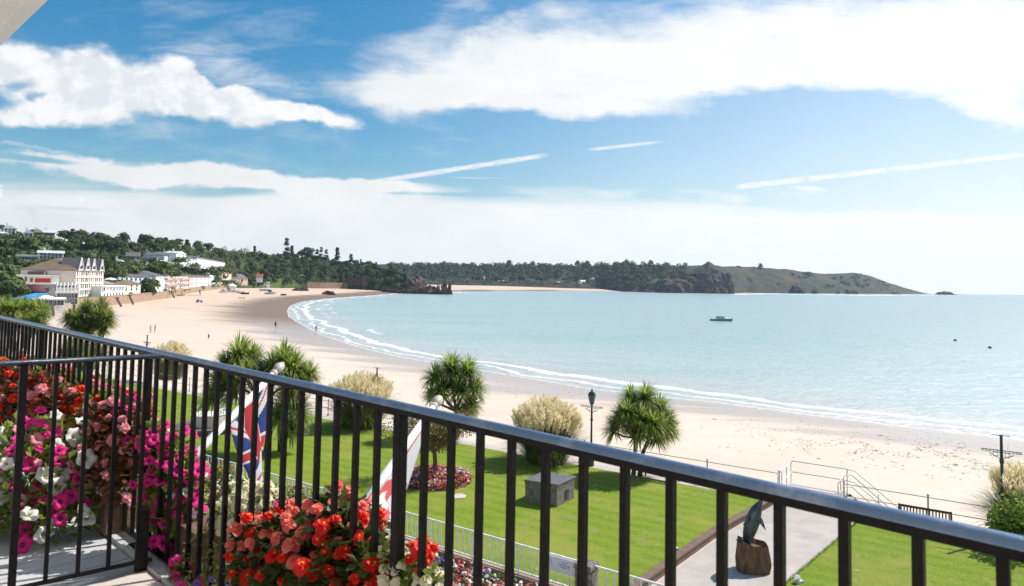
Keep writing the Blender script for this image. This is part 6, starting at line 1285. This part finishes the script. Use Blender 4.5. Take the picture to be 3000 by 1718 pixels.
flower_plant('begonia_plant', 'scarlet begonias at the left behind the side railing', 'begonias', [(10, 1120, 4.7, .13, .12, .12), (110, 1150, 4.5, .12, .12, .1), (180, 1190, 4.4, .16, .12, .1), (30, 1180, 4.6, .12, .12, .1), (260, 1175, 4.6, .12, .12, .1)],
   [(r, 44, 1.35, None, 'red_bloom'), (k_, 10, 1.3, None, 'pink_bloom')], 'bronzeleaf', 1500, .06, 3)
def boxrow(label, pxs, seed, cols):
    rt = None; random.seed(seed); E_ = []
    for px in pxs:
        d_ = rdep(px)+.22; hz_ = 796+px*.0192; py = hz_+.90*2000/d_; E_.append((px, py, d_, .26, .16, .16))
    pl = flower_plant('window_box_flowers', label, 'flowers', E_, cols, 'leaf', 1500, .06, seed)
    return pl
boxrow('pink and white begonias in the boxes along the far railing', [10, 60, 110, 160], 11, [(k_, 40, 1.7, None, 'pink_bloom'), (w, 22, 1.0, None, 'white_bloom'), (r, 22, 1.7, None, 'red_bloom'), (m, 12, 1, None, 'magenta_bloom')])
boxrow('red and white begonias along the railing above the corner', [205, 250, 290, 330], 12, [(r, 50, 1.5, None, 'red_bloom'), (w, 14, .9, None, 'white_bloom'), (k_, 20, 1.5, None, 'pink_bloom'), (v, 4, .8, None, 'violet_bloom')])
flower_plant('petunia_plant', 'cascade of bright magenta petunias hanging outside the railing junction', 'petunias',
   [(455, 1290, 3.75, .07, .08, .1), (500, 1340, 3.7, .11, .1, .14), (470, 1420, 3.7, .1, .1, .14), (535, 1420, 3.65, .11, .1, .16), (500, 1520, 3.65, .12, .1, .16), (545, 1500, 3.65, .08, .09, .14), (500, 1600, 3.65, .07, .08, .07)],
   [(m, 80, 1.08, None, 'magenta_bloom'), (w, 9, .9, None, 'white_bloom')], 'leaf', 2000, .05, 4, hang=.3)
flower_plant('lobelia_plant', 'olive trailing foliage with small violet flowers between the flagpole and red begonias', 'lobelia',
   [(640, 1570, rdep(640)+.18, .12, .1, .1), (600, 1640, rdep(600)+.12, .12, .1, .12), (680, 1650, rdep(680)+.1, .12, .1, .12), (560, 1700, rdep(560)+.05, .12, .1, .1), (660, 1730, rdep(660)+.05, .16, .1, .1)],
   [(v, 16, .45, None, 'violet_bloom'), (m, 2, .8, [1], 'magenta_bloom')], 'oliveleaf', 2600, .032, 5, hang=.4, lw=.35)
flower_plant('begonia_plant', 'cream white begonias left of the red begonias outside the railing', 'begonias',
   [(700, 1460, rdep(700)+.2, .06, .07, .07), (735, 1500, rdep(735)+.18, .08, .08, .09), (690, 1530, rdep(690)+.18, .06, .07, .07), (660, 1500, rdep(660)+.2, .04, .06, .05), (780, 1470, rdep(780)+.18, .04, .06, .06)],
   [(y_, 66, 1.1, None, 'cream_bloom'), (m, 2, .7, None, 'magenta_bloom')], 'leaf', 380, .035, 6)
flower_plant('begonia_plant', 'mass of coral and scarlet begonias over the railing box at the bottom centre', 'begonias',
   [(860, 1550, rdep(860)+.10, .12, .12, .09), (985, 1515, rdep(985)+.12, .09, .1, .10), (1020, 1560, rdep(1020)+.10, .13, .1, .1), (770, 1600, rdep(770)+.05, .12, .1, .12), (930, 1610, rdep(930)+.02, .16, .1, .12), (1050, 1620, rdep(1050)+.08, .11, .1, .12), (760, 1690, rdep(760)-.05, .12, .09, .10), (870, 1720, rdep(870)-.08, .16, .09, .12), (1000, 1720, rdep(1000)-.05, .16, .09, .12), (1095, 1680, rdep(1095), .07, .08, .08)],
   [(c_, 64, 1.3, [0, 1, 2, 3, 4], 'coral_bloom'), (r, 88, 1.25, None, 'red_bloom')], 'leafdark', 2300, .05, 7, lw=.9)
flower_plant('petunia_plant', 'few magenta petunias at the bottom edge in front of the balusters', 'petunias', [(525, 1668, rdep(525)-.15, .05, .05, .04), (480, 1708, rdep(480)-.2, .08, .06, .04), (560, 1725, rdep(560)-.2, .06, .05, .04)], [(m, 15, .8, None, 'magenta_bloom')], 'oliveleaf', 90, .04, 8)
flower_plant('geranium_plant', 'white and red blooms right of the coral begonia mass', 'flowers', [(1160, 1650, rdep(1160)+.05, .05, .06, .07), (1235, 1640, rdep(1235)+.05, .045, .05, .045), (1200, 1710, rdep(1200)+.03, .07, .06, .06), (1270, 1715, rdep(1270)+.03, .04, .05, .04), (1130, 1720, rdep(1130), .06, .06, .05)],
   [(y_, 34, .9, [0, 2, 3], 'white_bloom'), (r, 20, 1.15, [1, 4], 'red_bloom')], 'leaf', 330, .035, 9)
for px_, lb in ((900, 'brown window box under the coral begonias'), (500, 'brown window box under the magenta cascade'), (120, 'brown window box below the far pink and white begonias'), (290, 'brown window box below the red and white begonias')):
    q = Rp(s_at(px_), -.17); boxpot(lb, (q.x, q.y, FZ+.02 if px_ != 900 else FZ-.05), (.62 if px_ != 500 else .4, .18, .16), ar, 'wicker')
# ------------------------------------------------------------------ flagpoles and flags
def pole(label, a_, b_, r_):
    rt = thing('flagpole', label, 'flagpole', tuple(a_)); mb = MB(); mb.tube([a_, b_], [r_, r_*.75], 14); mb.build('shaft', ['white_paint'], rt, True)
    d_ = (b_-a_).normalized(); mb = MB(); pr = [(0, .9), (.01, 1.2), (.03, 1.15), (.035, .7), (.055, .72), (.06, 1.15), (.09, 1.5), (.12, 1.45), (.15, 1.05), (.165, .45), (.19, .05)]
    mb.tube([b_+d_*x*(r_/.03) for x, k in pr], [r_*.85*k for x, k in pr], 12); mb.build('finial', ['galv'], rt, True)
    mb = MB(); mb.box(tuple(b_-d_*.12+Vector((0, 0, r_))), (.03, .03, .04)); mb.build('pulley', ['galv'], rt); return rt
a1, b1 = Q(455, 1455, 4.15), Q(798, 1098, 5.4); pole('white angled flagpole with grey finial carrying the union flag', a1, b1, .030)
a2, b2 = Q(1010, 1560, 3.0), Q(1268, 1195, 4.15); pole('white angled flagpole with finial wrapped by the white and red flag', a2, b2, .026)
def flag(name, label, H0, H1, F0, F1, colfn, mats, nx=96, ny=48, fold=.05, nf=5, sag=0):
    mb = MB(); vs = []
    for j in range(ny+1):
        t = j/ny; h = H0.lerp(H1, t); f = F0.lerp(F1, t)
        for i in range(nx+1):
            s_ = i/nx; p = h.lerp(f, s_); ph = t*nf*math.pi*2+s_*2.2; a_ = fold*min(1, s_*2+.12)
            p = p+Vector((a_*.45*math.sin(ph+1), a_*math.cos(ph), sag*math.sin(math.pi*s_))); vs.append(p)
    mb.v = [tuple(x) for x in vs]
    for j in range(ny):
        for i in range(nx): mb.f.append([j*(nx+1)+i, j*(nx+1)+i+1, (j+1)*(nx+1)+i+1, (j+1)*(nx+1)+i]); mb.mi.append(colfn((i+.5)/nx, (j+.5)/ny)); mb.a.append(.5)
    o = mb.build(name, mats, None, True); so_ = o.modifiers.new('cloth', 'SOLIDIFY'); so_.thickness = .0015; return tag(o, label, 'flag')
M['f_white'] = mat('flag_white', (.74, .72, .73), (.66, .64, .66), 3, .8, trans=.35); M['f_red'] = mat('flag_red', (.62, .05, .06), (.52, .04, .05), 3, .8, trans=.35); M['f_blue'] = mat('flag_blue', (.02, .05, .23), (.02, .04, .18), 3, .8, trans=.25); M['f_pink'] = mat('flag_faded_red', (.72, .14, .15), (.62, .10, .11), 3, .8, trans=.4)
def jack(s_, t):
    x = (s_-.5)*2; y = t-.5; ax, ay = abs(x), abs(y)
    if ax < .1 or ay < .1: return 1
    if ax < .165 or ay < .165: return 0
    dd = abs(ay*2-ax)/math.sqrt(5)*1.0; sgn = (ay*2-ax)*(1 if x*y > 0 else -1)
    if dd < .034 and True: return 1 if dd < .034 and (sgn > 0) else 0
    if dd < .1: return 0
    return 2
flag('union_flag', 'union flag hanging from the angled pole between the balusters', Q(782, 1128, 5.25), Q(672, 1248, 4.85), Q(742, 1462, 5.15), Q(768, 1432, 5.2), lambda s_, t: jack(s_, 1-t), ['f_white', 'f_red', 'f_blue'], fold=.055, nf=2.4)
def saltire(s_, t):
    x = (s_-.5)*2; y = (t-.5)*2
    return 1 if abs(abs(x)-abs(y)) < .20 and not (abs(y) > .97) else 0
flag('saltire_flag', 'white flag with red bands wrapped along the right flagpole', Q(1245, 1222, 4.0), Q(1062, 1478, 3.15), Q(1190, 1440, 3.7), Q(1112, 1560, 3.15), saltire, ['f_white', 'f_pink'], fold=.035, nf=2.2)
# ------------------------------------------------------------------ air between the balcony and the far shore
mb = MB(); mb.box((0, 1700, 100-4), (7000, 5200, 220)); hz = mb.build('haze', []); hz['kind'] = 'stuff'
hm = bpy.data.materials.new('haze_air'); hm.use_nodes = True; t = NT(hm.node_tree); pv = t.n('ShaderNodeVolumePrincipled'); pv.inputs['Density'].default_value = .00007; pv.inputs['Color'].default_value = (.66, .82, 1, 1); pv.inputs['Anisotropy'].default_value = .3
o = t.n('ShaderNodeOutputMaterial'); t.l(pv.outputs[0], o.inputs[1]); hz.data.materials.append(hm)
